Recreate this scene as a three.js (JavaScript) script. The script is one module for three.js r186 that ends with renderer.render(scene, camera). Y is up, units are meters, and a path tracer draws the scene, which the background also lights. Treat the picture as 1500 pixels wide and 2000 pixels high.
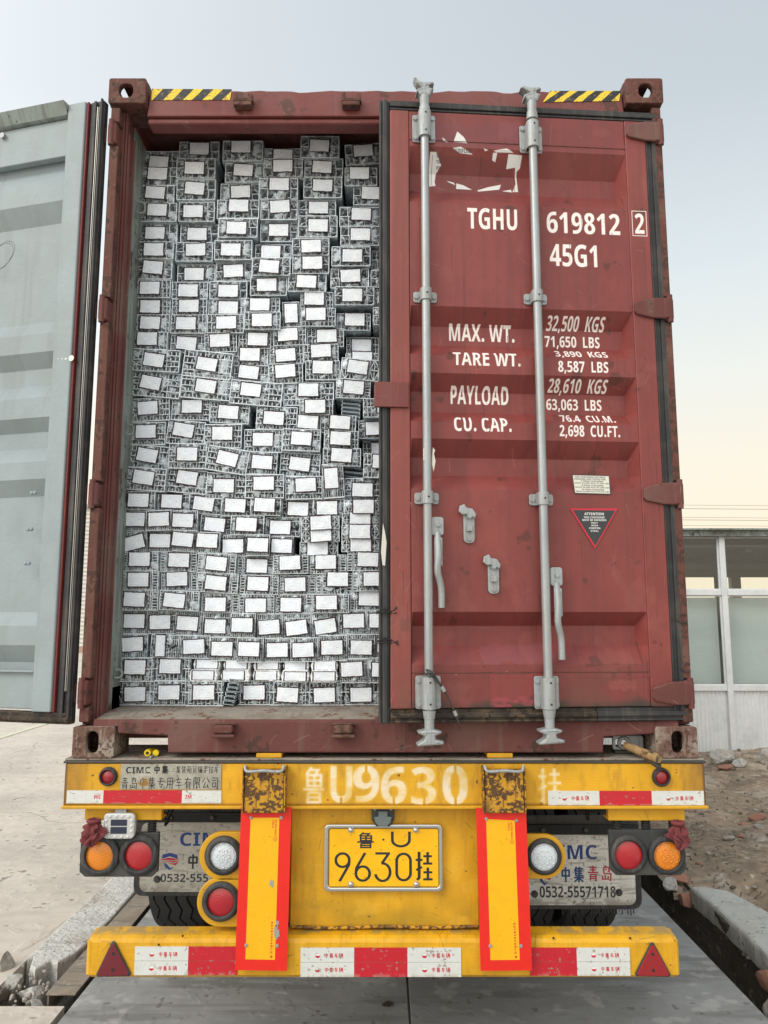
import * as THREE from 'three';
import { RoundedBoxGeometry } from 'three/addons/geometries/RoundedBoxGeometry.js';
import { mergeGeometries, toCreasedNormals } from 'three/addons/utils/BufferGeometryUtils.js';

// ---------------------------------------------------------------- camera, sky, sun, exposure
const scene = new THREE.Scene();
const camera = new THREE.PerspectiveCamera(67.38, 0.75, 0.05, 600);
camera.position.set(0, 1.7, 3.086);
camera.rotation.set(THREE.MathUtils.degToRad(7.95), 0, 0);
const EXPOSURE = 1.36;
const SUN = new THREE.Vector3(-0.62, 0.62, 0.48).normalize();
{
  const W = 512, H = 256, d = new Float32Array(W * H * 4);
  const stops = [[-90, .30, .28, .25], [-3, .34, .32, .29], [0, .80, .66, .48], [5, .79, .68, .52], [10, .73, .68, .57], [17, .64, .66, .63], [25, .52, .58, .61], [34, .40, .45, .49], [45, .33, .375, .425], [90, .31, .35, .40]];
  for (let j = 0; j < H; j++) for (let i = 0; i < W; i++) {
    const el = ((j + .5) / H - .5) * 180, az = ((i + .5) / W - .5) * 2 * Math.PI, e = el * Math.PI / 180;
    let k = 1; while (k < stops.length - 1 && stops[k][0] < el) k++;
    const a = stops[k - 1], b = stops[k], t = THREE.MathUtils.clamp((el - a[0]) / (b[0] - a[0]), 0, 1);
    const dx = Math.cos(az) * Math.cos(e), dy = Math.sin(e), dz = Math.sin(az) * Math.cos(e);
    const c = dx * SUN.x + dy * SUN.y + dz * SUN.z, lobe = el > -2 ? Math.pow((1 + c) / 2, 3.5) * 1.15 : 0;
    const o = (j * W + i) * 4, g = [1, .97, .92];
    for (let q = 0; q < 3; q++) d[o + q] = a[q + 1] + (b[q + 1] - a[q + 1]) * t + lobe * g[q];
    d[o + 3] = 1;
  }
  const sky = new THREE.DataTexture(d, W, H, THREE.RGBAFormat, THREE.FloatType);
  sky.mapping = THREE.EquirectangularReflectionMapping; sky.magFilter = THREE.LinearFilter; sky.needsUpdate = true;
  scene.background = sky; scene.environment = sky;
}
const sun = new THREE.DirectionalLight(0xfff5e8, 0.9);
sun.position.copy(SUN).multiplyScalar(30); sun.castShadow = true; sun.shadow.radius = 40;
sun.shadow.mapSize.set(2048, 2048);
Object.assign(sun.shadow.camera, { left: -9, right: 9, top: 9, bottom: -9, near: 1, far: 80 });
scene.add(sun); scene.add(sun.target);
const renderer = new THREE.WebGLRenderer({ antialias: true });
renderer.toneMapping = THREE.LinearToneMapping; renderer.toneMappingExposure = EXPOSURE;
renderer.shadowMap.enabled = true; renderer.shadowMap.type = THREE.PCFSoftShadowMap;

// ---------------------------------------------------------------- helpers
let seed = 7;
const rnd = () => { seed = (seed * 1664525 + 1013904223) >>> 0; return seed / 4294967296; };
const rr = (a, b) => a + (b - a) * rnd();
const PI = Math.PI, deg = (x) => x * PI / 180;
const lerp = THREE.MathUtils.lerp, clamp = THREE.MathUtils.clamp, smooth = THREE.MathUtils.smoothstep;

const origin = new Map(), used = {};
function named(n) { used[n] = (used[n] ?? -1) + 1; return used[n] ? n + '_' + String(used[n]).padStart(3, '0') : n; }
function tag(o, label, category, group, kind) {
  if (label) o.userData.label = label; if (category) o.userData.category = category;
  if (group) o.userData.group = group; if (kind) o.userData.kind = kind; return o;
}
function thing(name, label, category, p = [0, 0, 0], group) {
  const o = new THREE.Group(); o.name = named(name); o.position.set(...p); scene.add(o); origin.set(o, new THREE.Vector3(...p));
  return tag(o, label, category, group);
}
function clean(g) {
  g = g.index ? g.toNonIndexed() : g.clone();
  for (const k of Object.keys(g.attributes)) if (!['position', 'normal', 'uv'].includes(k)) g.deleteAttribute(k);
  if (!g.attributes.normal) g.computeVertexNormals();
  if (!g.attributes.uv) g.setAttribute('uv', new THREE.BufferAttribute(new Float32Array(g.attributes.position.count * 2), 2));
  g.morphAttributes = {}; return g;
}
function metreUV(g, off = 0) {                       // texture coordinates in metres, by the face's main direction
  const p = g.attributes.position, uv = g.attributes.uv, a = new THREE.Vector3(), b = new THREE.Vector3(), c = new THREE.Vector3(), n = new THREE.Vector3();
  for (let i = 0; i < p.count; i += 3) {
    a.fromBufferAttribute(p, i); b.fromBufferAttribute(p, i + 1); c.fromBufferAttribute(p, i + 2);
    n.copy(b).sub(a).cross(c.clone().sub(a));
    const x = Math.abs(n.x), y = Math.abs(n.y), z = Math.abs(n.z);
    [a, b, c].forEach((v, k) => { if (z >= x && z >= y) uv.setXY(i + k, v.x + off, v.y + off * .7); else if (x >= y) uv.setXY(i + k, v.z + off, v.y + off * .7); else uv.setXY(i + k, v.x + off, v.z + off * .7); });
  }
  return g;
}
function join(gs, keepUV) {
  gs = [].concat(gs).map(clean);
  const g = gs.length > 1 ? mergeGeometries(gs) : gs[0];
  return keepUV ? g : metreUV(g, (g.attributes.position.count % 17) * .13);
}
function part(parent, name, gs, mat, opt = {}) {     // geometry is given in world metres (or in the door's own metres) and re-based to its parent
  const g = join(gs, opt.keepUV), o = origin.get(parent);
  if (o) g.translate(-o.x, -o.y, -o.z);
  const m = new THREE.Mesh(g, mat); m.name = name; m.castShadow = m.receiveShadow = true;
  if (opt.kind) m.userData.kind = opt.kind; if (opt.label) m.userData.label = opt.label;
  if (o) origin.set(m, o);
  parent.add(m); return m;
}
function struct(name, gs, mat, opt = {}) { const m = part(scene, named(name), gs, mat, opt); m.userData.kind = opt.kind ?? 'structure'; return m; }
const box = (x0, x1, y0, y1, z0, z1, r = 0.003) => {
  const w = Math.abs(x1 - x0), h = Math.abs(y1 - y0), d = Math.abs(z1 - z0), q = Math.min(r, w / 2.2, h / 2.2, d / 2.2);
  const g = q > 0 ? new RoundedBoxGeometry(w, h, d, 2, q) : new THREE.BoxGeometry(w, h, d);
  return g.translate((x0 + x1) / 2, (y0 + y1) / 2, (z0 + z1) / 2);
};
const cyl = (r0, r1, h, x, y, z, ax = 'y', seg = 20) => {
  const g = new THREE.CylinderGeometry(r0, r1, h, seg);
  if (ax === 'z') g.rotateX(PI / 2); if (ax === 'x') g.rotateZ(-PI / 2);
  return g.translate(x, y, z);
};
const V = (a) => new THREE.Vector3(...a);
const tube = (pts, r, n = 24, seg = 8) => new THREE.TubeGeometry(new THREE.CatmullRomCurve3(pts.map(V)), n, r, seg, false);
const ball = (r, x, y, z, sz = 1) => new THREE.SphereGeometry(r, 12, 8).scale(1, 1, sz).translate(x, y, z);
function shape(pts, holes = []) { const s = new THREE.Shape(pts.map((p) => new THREE.Vector2(...p))); for (const h of holes) s.holes.push(h); return s; }
function ext(s, d, z, bev = 0.002) {                 // an outline in x, y given depth d, its front at z
  const b = Math.min(bev, d / 3);
  return new THREE.ExtrudeGeometry(s, { depth: d - 2 * b, bevelEnabled: b > 0, bevelThickness: b, bevelSize: b, bevelOffset: -b, bevelSegments: 2, curveSegments: 10 }).translate(0, 0, z - d + b);
}
function prism(pts, x0, x1) {                        // an outline in z, y run along x
  const g = new THREE.ExtrudeGeometry(shape(pts), { depth: x1 - x0, bevelEnabled: false });
  g.rotateY(PI / 2); const q = g.index ? g.toNonIndexed() : g, p = q.attributes.position, P = [];   // mirrored in z, so each face is turned round again
  for (let i = 0; i < p.count; i += 3) for (const k of [0, 2, 1]) P.push(p.getX(i + k) + x0, p.getY(i + k), -p.getZ(i + k));
  const o = new THREE.BufferGeometry(); o.setAttribute('position', new THREE.Float32BufferAttribute(P, 3)); o.computeVertexNormals(); return o;
}
function roundRect(x0, y0, x1, y1, r) {
  const s = new THREE.Shape(); s.moveTo(x0 + r, y0); s.lineTo(x1 - r, y0); s.quadraticCurveTo(x1, y0, x1, y0 + r); s.lineTo(x1, y1 - r); s.quadraticCurveTo(x1, y1, x1 - r, y1);
  s.lineTo(x0 + r, y1); s.quadraticCurveTo(x0, y1, x0, y1 - r); s.lineTo(x0, y0 + r); s.quadraticCurveTo(x0, y0, x0 + r, y0); return s;
}
function oval(cx, cy, w, h, r) { const s = roundRect(cx - w / 2, cy - h / 2, cx + w / 2, cy + h / 2, r); return new THREE.Path(s.getPoints(6)); }
function planarUV(g, x0, x1, y0, y1) {
  g = clean(g); const p = g.attributes.position, uv = g.attributes.uv;
  for (let i = 0; i < p.count; i++) uv.setXY(i, (p.getX(i) - x0) / (x1 - x0), (p.getY(i) - y0) / (y1 - y0));
  return g;
}
// a thin printed sheet with its four corners anywhere on a plane, a little thickness behind it
function sheet(c, z, t = 0.002) {                    // c: top-left, top-right, bottom-right, bottom-left as [x, y]
  const f = [...c.map(([x, y]) => [x, y, z]), ...c.map(([x, y]) => [x, y, z - t])], uvs = [[0, 1], [1, 1], [1, 0], [0, 0], [0, 1], [1, 1], [1, 0], [0, 0]];
  const q = [[3, 2, 1, 0], [4, 5, 6, 7], [0, 1, 5, 4], [1, 2, 6, 5], [2, 3, 7, 6], [3, 0, 4, 7]], P = [], U = [];
  for (const [a, b, d, e] of q) for (const k of [a, b, d, a, d, e]) { P.push(...f[k]); U.push(...uvs[k]); }
  const g = new THREE.BufferGeometry(); g.setAttribute('position', new THREE.Float32BufferAttribute(P, 3)); g.setAttribute('uv', new THREE.Float32BufferAttribute(U, 2)); g.computeVertexNormals(); return g;
}
const quad = (x0, y0, x1, y1) => [[x0, y1], [x1, y1], [x1, y0], [x0, y0]];

// ---------------------------------------------------------------- procedural textures
const fract = (x) => x - Math.floor(x);
function hash(i, j, s) { let h = Math.imul(i, 374761393) + Math.imul(j, 668265263) + Math.imul(s, 974711); h = Math.imul(h ^ (h >>> 13), 1274126177); return ((h ^ (h >>> 16)) >>> 0) / 4294967296; }
function vnoise(x, y, px, py, s) {                   // value noise that repeats after px, py cells
  const i = Math.floor(x), j = Math.floor(y), u = x - i, v = y - j, a = u * u * (3 - 2 * u), b = v * v * (3 - 2 * v);
  let i0 = i % px, j0 = j % py; if (i0 < 0) i0 += px; if (j0 < 0) j0 += py;
  const i1 = i0 + 1 === px ? 0 : i0 + 1, j1 = j0 + 1 === py ? 0 : j0 + 1;
  const p = hash(i0, j0, s), q = hash(i1, j0, s), r = hash(i0, j1, s), t = hash(i1, j1, s), m = p + (q - p) * a, n = r + (t - r) * a;
  return m + (n - m) * b;
}
function fbm(u, v, cx, cy, oct, s) {                 // u, v in 0..1
  let sum = 0, amp = .5, tot = 0;
  for (let o = 0; o < oct; o++) { sum += amp * vnoise(u * cx, v * cy, cx, cy, s + o * 31); tot += amp; amp *= .55; cx *= 2; cy *= 2; }
  return sum / tot;
}
function canvas(w, h) { const c = document.createElement('canvas'); c.width = w; c.height = h; return c; }
function paintPixels(c, f) {                         // f(u, v, [r, g, b]) with v up
  const x = c.getContext('2d'), w = c.width, h = c.height, im = x.getImageData(0, 0, w, h), d = im.data, o = [0, 0, 0, 255];
  for (let j = 0; j < h; j++) for (let i = 0; i < w; i++) {
    const k = (j * w + i) * 4; o[0] = d[k]; o[1] = d[k + 1]; o[2] = d[k + 2]; o[3] = d[k + 3] || 255; f((i + .5) / w, 1 - (j + .5) / h, o);
    d[k] = clamp(o[0], 0, 255); d[k + 1] = clamp(o[1], 0, 255); d[k + 2] = clamp(o[2], 0, 255); d[k + 3] = o[3];
  }
  x.putImageData(im, 0, 0); return c;
}
function enlarge(c, w, h) { const b = canvas(w, h), x = b.getContext('2d'); x.drawImage(c, 0, 0, w, h); return b; }
function tex(c, srgb = true, repeat) {
  const t = new THREE.CanvasTexture(c); if (srgb) t.colorSpace = THREE.SRGBColorSpace; t.magFilter = THREE.LinearFilter; t.anisotropy = 8;
  if (repeat) { t.wrapS = t.wrapT = THREE.RepeatWrapping; t.repeat.set(...repeat); }
  return t;
}
function grey(w, h, f, repeat) { const c = canvas(w, h); paintPixels(c, (u, v, o) => { o[0] = o[1] = o[2] = f(u, v) * 255; o[3] = 255; }); return tex(c, false, repeat); }
const mixc = (o, r, g, b, t) => { o[0] += (r - o[0]) * t; o[1] += (g - o[1]) * t; o[2] += (b - o[2]) * t; };
// worn paint, square texture that repeats: base colour, dirt, chips showing rust
function wornPaint(n, base, { dirt = [90, 80, 70], dirtAmt = .25, rust = [78, 45, 34], chip = .72, streak = .2, s = 1 }) {
  const c = canvas(n, n);
  paintPixels(c, (u, v, o) => {
    const a = fbm(u, v, 4, 4, 5, s), b = fbm(u, v, 24, 24, 3, s + 100), st = fbm(u, v, 40, 3, 3, s + 200), ch = .62 * fbm(u, v, 34, 34, 4, s + 300) + .38 * fbm(u, v, 7, 7, 3, s + 350);
    const k = .88 + .22 * a + .06 * (b - .5); o[0] = base[0] * k; o[1] = base[1] * k; o[2] = base[2] * k;
    mixc(o, ...dirt, dirtAmt * smooth(a, .42, .75)); mixc(o, ...dirt, streak * smooth(st, .55, .8));
    mixc(o, ...rust, .8 * smooth(ch, chip, chip + .07));
  });
  return c;
}
function scratches(c, n, col, len, wid, vertical = 0) {
  const x = c.getContext('2d'); x.lineCap = 'round';
  for (let i = 0; i < n; i++) {
    const a = vertical ? PI / 2 + rr(-.3, .3) : rr(0, PI), l = rr(.2, 1) * len, px = rnd() * c.width, py = rnd() * c.height;
    x.strokeStyle = col; x.globalAlpha = rr(.1, .7); x.lineWidth = rr(.4, 1) * wid; x.beginPath(); x.moveTo(px, py); x.quadraticCurveTo(px + Math.cos(a) * l / 2 + rr(-3, 3), py + Math.sin(a) * l / 2 + rr(-3, 3), px + Math.cos(a) * l, py + Math.sin(a) * l); x.stroke();
  }
  x.globalAlpha = 1; return c;
}
function fitText(x, s, x0, y0, x1, y1, font = 'bold 200px sans-serif', italic = 0) {   // stretched so that its ink fills the box
  x.save(); x.font = font; x.textBaseline = 'alphabetic'; x.textAlign = 'left';
  const m = x.measureText(s), l = m.actualBoundingBoxLeft, r = m.actualBoundingBoxRight, a = m.actualBoundingBoxAscent, d = m.actualBoundingBoxDescent;
  const sx = (x1 - x0) / (r + l), sy = (y1 - y0) / (a + d);
  x.transform(sx, 0, -italic * sy, sy, x0 + l * sx + italic * (y1 - y0) * 0, y0 + a * sy); x.fillText(s, 0, 0); x.restore();
}
// Chinese characters as pen strokes on a 100 x 100 square
const HAN = {
  中: '20,25 80,25 80,60 20,60 20,25|50,5 50,98', 车: '18,20 80,20|45,5 25,48 82,48|52,32 52,98|8,70 92,70',
  集: '32,3 15,30|24,20 24,60|55,3 60,12|24,16 88,16|24,30 82,30|24,44 82,44|24,58 90,58|55,16 55,58|8,70 92,70|50,58 50,99|48,72 12,96|52,72 88,96',
  装: '8,12 16,22|24,3 24,48|5,42 24,32|38,20 90,20|64,3 64,42|42,42 86,42|50,44 50,52|8,56 92,56|45,58 10,84|30,74 30,97 50,90|48,58 60,80 92,97|78,66 62,78',
  箱: '20,3 8,20|15,14 40,14|28,16 34,24|62,3 52,20|58,14 92,14|72,16 78,24|5,45 45,45|26,28 26,98|25,48 6,78|28,52 42,66|54,34 90,34 90,97 54,97 54,34|54,55 90,55|54,76 90,76',
  运: '38,15 86,15|30,40 94,40|60,42 40,72 84,68|74,56 88,76|12,8 24,20|6,38 24,38 22,76 8,88|18,80 40,92 96,94',
  输: '5,18 42,18|22,4 10,44 40,44|25,44 25,98|4,72 44,66|70,3 46,34|70,3 96,34|58,32 82,32|50,44 50,97|50,44 66,44 66,94|50,60 66,60|50,76 66,76|76,46 76,84|90,42 90,95 82,92',
  半: '28,10 36,26|72,8 64,26|14,36 86,36|6,60 94,60|50,4 50,98', 挂: '4,26 36,26|22,4 22,94 12,88|4,62 36,50|48,20 92,20|70,4 70,44|42,44 96,44|48,68 92,68|70,50 70,94|40,94 98,94',
  青: '18,14 82,14|50,3 50,46|24,30 76,30|6,46 94,46|26,58 26,98|26,58 74,58 74,98 64,95|26,72 74,72|26,84 74,84',
  岛: '50,2 42,14|28,14 72,14 72,40 60,36|28,14 28,54|40,22 52,30|28,54 86,54 82,96 70,92|14,66 14,88 64,88|38,62 38,88|62,68 62,88',
  专: '22,16 78,16|8,38 92,38|52,3 34,62 76,62 54,82|34,74 66,97', 用: '22,10 22,70 8,97|22,10 82,10 82,96 70,92|22,36 82,36|22,62 82,62|52,10 52,96',
  有: '8,22 92,22|48,3 34,40 8,64|34,44 34,98|34,44 78,44 78,97 66,94|34,60 78,60|34,76 78,76',
  限: '12,6 12,98|12,6 38,6 26,34 40,52 24,64|50,8 84,8 84,46 50,46|50,27 84,27|50,8 50,94 66,84|64,50 94,95|90,56 74,68',
  公: '36,6 8,46|62,6 94,46|46,44 22,88 78,82|66,62 86,95', 司: '14,10 86,10 86,96 70,92|14,30 68,30|22,50 62,50 62,82 22,82 22,50',
  辆: '4,18 40,18|20,4 9,44 38,44|24,44 24,98|4,72 42,66|46,12 98,12|52,32 52,98|52,32 94,32 94,96 86,92|66,12 66,44 56,70|66,50 72,66|82,12 82,44 74,70|82,50 88,66',
  鲁: '40,2 18,24|36,10 68,10 56,24|24,24 80,24 80,54 24,54 24,24|52,24 52,54|24,39 80,39|6,63 94,63|26,72 76,72 76,98 26,98 26,72|26,85 76,85',
};
function han(x, s, x0, y0, x1, y1, lw, gap = .12) {
  const n = [...s].length, cw = (x1 - x0) / n;
  x.save(); x.lineWidth = lw; x.lineCap = 'butt'; x.lineJoin = 'miter';
  [...s].forEach((ch, i) => {
    const ox = x0 + cw * i + cw * gap / 2, sw = cw * (1 - gap) / 100, sh = (y1 - y0) / 100;
    for (const st of HAN[ch].split('|')) { x.beginPath(); st.split(' ').forEach((q, k) => { const [a, b] = q.split(',').map(Number); k ? x.lineTo(ox + a * sw, y0 + b * sh) : x.moveTo(ox + a * sw, y0 + b * sh); }); x.stroke(); }
  });
  x.restore();
}
const std = (o) => new THREE.MeshStandardMaterial({ roughness: .6, ...o });
const lin = (r, g, b) => new THREE.Color().setRGB(r, g, b);

// bump and roughness that many materials share
const bumpFine = grey(512, 512, (u, v) => fbm(u, v, 40, 40, 4, 5), [2, 2]);
const bumpPits = grey(512, 512, (u, v) => .6 * fbm(u, v, 10, 10, 5, 15) + .4 * smooth(fbm(u, v, 30, 30, 3, 25), .3, .6), [1.5, 1.5]);
const roughVar = grey(512, 512, (u, v) => .45 + .45 * fbm(u, v, 8, 8, 5, 35), [1, 1]);
const M = {};
{
  const red = scratches(wornPaint(768, [116, 55, 51], { dirt: [112, 88, 78], dirtAmt: .3, rust: [76, 46, 36], chip: .66, streak: .3, s: 3 }), 160, '#a98f84', 60, 1.6);
  M.red = std({ map: tex(red, true, [.7, .7]), roughnessMap: roughVar, roughness: .85, bumpMap: bumpFine, bumpScale: .0008 });
  const old = scratches(wornPaint(640, [100, 60, 52], { dirt: [104, 84, 68], dirtAmt: .55, rust: [66, 44, 34], chip: .54, streak: .5, s: 9 }), 200, '#b3a596', 40, 2);
  M.oldRed = std({ map: tex(old, true, [1.6, 1.6]), roughness: .8, bumpMap: bumpPits, bumpScale: .002 });
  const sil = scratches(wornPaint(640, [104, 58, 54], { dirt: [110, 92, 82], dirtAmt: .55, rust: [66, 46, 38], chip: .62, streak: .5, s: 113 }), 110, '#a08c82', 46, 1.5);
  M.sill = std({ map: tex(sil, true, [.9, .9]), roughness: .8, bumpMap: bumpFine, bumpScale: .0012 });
  const cast = scratches(wornPaint(512, [108, 80, 68], { dirt: [150, 142, 130], dirtAmt: .85, rust: [74, 52, 42], chip: .58, streak: .5, s: 19 }), 260, '#b8b0a4', 18, 2.2, 1);
  M.cast = std({ map: tex(cast, true, [3, 3]), roughness: .85, bumpMap: bumpPits, bumpScale: .004 });
  const yel = scratches(wornPaint(640, [214, 160, 20], { dirt: [150, 114, 44], dirtAmt: .25, rust: [92, 60, 32], chip: .8, streak: .2, s: 29 }), 60, '#6b5330', 40, 1.4);
  M.yellow = std({ map: tex(yel, true, [.8, .8]), roughness: .5, bumpMap: bumpFine, bumpScale: .0006 });
  const worn = scratches(wornPaint(512, [202, 148, 34], { dirt: [92, 66, 40], dirtAmt: .8, rust: [62, 42, 32], chip: .47, streak: .7, s: 39 }), 120, '#4a3426', 60, 2.5, 1);
  M.wornYellow = std({ map: tex(worn, true, [3.2, 3.2]), roughness: .75, bumpMap: bumpPits, bumpScale: .002 });
  const gin = scratches(wornPaint(640, [144, 157, 161], { dirt: [122, 130, 130], dirtAmt: .4, rust: [110, 84, 66], chip: .82, streak: .3, s: 49 }), 60, '#7d8683', 50, 1.2);
  M.greyPaint = std({ map: tex(gin, true, [.6, .6]), roughness: .55, bumpMap: bumpFine, bumpScale: .0008 });
  const gwall = scratches(wornPaint(512, [150, 160, 156], { dirt: [96, 98, 92], dirtAmt: .6, rust: [70, 62, 54], chip: .6, streak: .6, s: 59 }), 140, '#3c403e', 50, 2, 1);
  M.greyWall = std({ map: tex(gwall, true, [1, 1]), roughness: .7, bumpMap: bumpFine, bumpScale: .001 });
  const rub = wornPaint(512, [44, 45, 47], { dirt: [92, 86, 78], dirtAmt: .45, rust: [22, 22, 23], chip: .7, streak: .5, s: 69 });
  M.rubber = std({ map: tex(scratches(rub, 60, '#8a8680', 40, 1.2, 1), true, [2, 2]), roughness: .62, bumpMap: bumpFine, bumpScale: .001 });
  const stain = wornPaint(512, [58, 50, 42], { dirt: [96, 78, 60], dirtAmt: .8, rust: [34, 30, 27], chip: .5, streak: .6, s: 79 });
  M.stainRubber = std({ map: tex(stain, true, [2, 2]), roughness: .85, bumpMap: bumpPits, bumpScale: .003 });
  const galv = scratches(wornPaint(512, [166, 172, 175], { dirt: [138, 136, 130], dirtAmt: .4, rust: [110, 98, 84], chip: .74, streak: .5, s: 89 }), 90, '#e8e8e4', 20, 1.5, 1);
  M.galv = std({ map: tex(galv, true, [3, 3]), roughness: .55, metalness: .35, bumpMap: bumpFine, bumpScale: .0006 });
  M.galvPipe = std({ map: tex(galv, true, [3, 1]), roughness: .45, metalness: .5, bumpMap: bumpFine, bumpScale: .0005 });
  M.dark = std({ color: lin(.018, .019, .02), roughness: .8, bumpMap: bumpPits, bumpScale: .003 });
  const bl = wornPaint(512, [52, 55, 56], { dirt: [96, 92, 84], dirtAmt: .5, rust: [30, 31, 32], chip: .75, streak: .3, s: 99 });
  M.blackPlate = std({ map: tex(bl, true, [2, 2]), roughness: .6 });
  M.steelDark = std({ color: lin(.08, .078, .075), roughness: .5, metalness: .6 });
  M.chrome = std({ color: lin(.62, .62, .6), roughness: .3, metalness: .9 });
  const grime = wornPaint(512, [150, 141, 130], { dirt: [112, 102, 90], dirtAmt: .7, rust: [104, 62, 48], chip: .6, streak: .3, s: 109 });
  M.grime = std({ map: tex(grime, true, [1.5, 1.5]), roughness: .95, bumpMap: bumpPits, bumpScale: .003 });
}

// ---------------------------------------------------------------- shipping container
const DECK = 1.165;
const box40 = thing('shipping_container', 'rust red steel shipping container with one door open on the yellow trailer', 'container', [0.008, DECK, 0]);
{
  const C = box40, L = -12.19;
  // corner castings with their oval holes
  function casting(x, y, z, top) {
    const w = .165, h = .12, sx = x < 0 ? 1 : -1;
    const x0 = x, x1 = x + sx * w, cx = (x0 + x1) / 2 - sx * .005;
    const face = new THREE.Shape(roundRect(Math.min(x0, x1), y, Math.max(x0, x1), y + h, .012).getPoints(4));
    face.holes.push(oval(cx, y + h / 2, top ? .062 : .05, top ? .066 : .086, .03));
    const gs = [ext(face, .03, z, .004)];
    const b = z - .178;
    gs.push(box(x0, x0 + sx * .02, y + .004, y + h - .004, b, z - .031, .002), box(x1 - sx * .022, x1, y + .002, y + h - .002, b, z - .031, .002));
    if (!top) gs.push(box(x0 + sx * .021, x1 - sx * .023, y + .0, y + .014, b + .003, z - .031, .002), box(x0 + sx * .021, x1 - sx * .023, y + .105, y + .119, b + .003, z - .031, .002), box(x0 + sx * .021, x1 - sx * .023, y + .015, y + .104, b, b + .02, .002));
    else gs.push(box(x0 + sx * .021, x1 - sx * .023, y + .001, y + .016, b + .003, z - .031, .002), box(x0 + sx * .05, x1 - sx * .023, y + .106, y + .1195, b + .003, z - .031, .002));
    return gs;
  }
  const xL = -1.211, xR = 1.227, topY = 3.942;
  part(C, 'corner_casting', casting(xL, topY, 0, true), M.oldRed);
  part(C, 'corner_casting', casting(xR, topY, 0, true), M.oldRed);
  part(C, 'corner_casting', casting(xL - .004, DECK, 0, false), M.cast, { label: 'worn bottom left corner casting scraped to bare metal' });
  part(C, 'corner_casting', casting(xR - .004, DECK, 0, false), M.cast);
  for (const [x, y] of [[xL, topY], [xR, topY], [xL, DECK], [xR, DECK]]) part(C, 'corner_casting', box(x, x + (x < 0 ? .165 : -.165), y, y + .12, L, L + .178, .006), M.oldRed);
  // corner posts: outer bar, stepped channel, reveal
  for (const s of [-1, 1]) {
    const X = (a) => .008 + s * a, post = [];
    const hy = [3.80, 2.995, 2.205, 1.413];
    let a = 3.925; for (const h of [...hy, null]) { const b = h ? h + .055 : 1.30; if (a - b > .03) post.push(box(X(1.205), X(1.165), b, a, -.055, -.006, .006)); a = (h ?? 0) - .055; }
    part(C, 'corner_post', post, s < 0 ? M.oldRed : M.oldRed);
    part(C, 'corner_post', [box(X(1.211), X(1.160), DECK + .121, topY - .001, -.16, -.057, .006), box(X(1.159), X(1.148), DECK + .121, topY, -.15, -.062, .004), box(X(1.1475), X(1.128), DECK + .13, 3.84, -.118, -.112, .003), box(X(1.1475), X(1.138), DECK + .13, 3.84, -.111, -.07, .003), box(X(1.211), X(1.161), DECK + .121, topY - .001, -.21, -.161, .004)], M.sill);
    part(C, 'corner_post', [box(X(1.17), X(1.150), DECK + .15, 3.94, -.62, -.152, .012)], M.greyWall, { label: 'grey painted inner corner post' });
    for (const h of hy) {
      const l = [box(X(1.213), X(1.172), h - .05, h + .05, -.07, .006, .012), cyl(.012, .012, .118, X(1.196), h, .002, 'y', 12)];
      if (s < 0) l.push(box(X(1.26), X(1.2255), h - .04, h + .04, -.03, -.012, .006));
      part(C, 'hinge_lug', l, M.sill);
    }
    part(C, 'side_wall', (() => {                   // corrugated side, ribs upright
      const pts = [], n = 42; for (let i = 0; i < n; i++) { const z = -.22 - i * .283; pts.push([z, 0], [z - .07, 0], [z - .14, .036], [z - .21, .036]); }
      pts.push([L + .1, 0]);
      const P = []; for (let i = 0; i + 1 < pts.length; i++) { const [z0, a0] = pts[i], [z1, a1] = pts[i + 1], q = [[X(1.205 - a0), 1.32, z0], [X(1.205 - a1), 1.32, z1], [X(1.205 - a1), 3.95, z1], [X(1.205 - a0), 3.95, z0]]; for (const k of [0, 1, 2, 0, 2, 3]) P.push(...q[k]); }
      const g = new THREE.BufferGeometry(); g.setAttribute('position', new THREE.Float32BufferAttribute(P, 3)); g.computeVertexNormals(); return g;
    })(), M.greyWall);
    part(C, 'side_rail', [box(X(1.211), X(1.15), 1.29, 1.42, L + .18, -.211, .004), box(X(1.211), X(1.15), 3.94, 4.03, L + .18, -.211, .004)], M.red);
  }
  // lashing bar in the left inner post
  part(C, 'lashing_ring', [tube([[-1.135, 3.60, -.21], [-1.105, 3.595, -.22], [-1.105, 3.55, -.22], [-1.135, 3.545, -.21]], .006, 16), tube([[-1.135, 2.55, -.21], [-1.11, 2.545, -.22], [-1.11, 2.51, -.22], [-1.135, 2.505, -.21]], .006, 16), tube([[-1.135, 1.49, -.21], [-1.11, 1.485, -.22], [-1.11, 1.46, -.22], [-1.135, 1.455, -.21]], .006, 16)], M.greyWall);
  // door header: rail with an uneven dented upper edge, lower lip, soffit
  const hp = []; for (let i = 0; i <= 60; i++) { const x = -1.036 + i * 2.088 / 60; let d = .003 * Math.sin(i * 1.7) * Math.sin(i * .37); for (const [c, w, a] of [[-.36, .03, .012], [-.74, .05, .006], [.2, .08, .006], [.56, .06, .01], [.75, .05, .006]]) d -= a * Math.exp(-(((x - c) / w) ** 2)); hp.push([x, 4.022 + d]); }
  part(C, 'door_header', [ext(shape([[-1.046, 3.90], ...hp, [1.062, 3.90]]), .09, -.03, .004), box(-1.046, 1.062, 3.872, 3.898, -.12, -.042, .01)], M.red);
  part(C, 'door_header', [box(-1.14, 1.155, 3.965, 3.995, -.22, -.121, .008)], M.sill);  // soffit toned dark too, shade put into its paint
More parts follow.
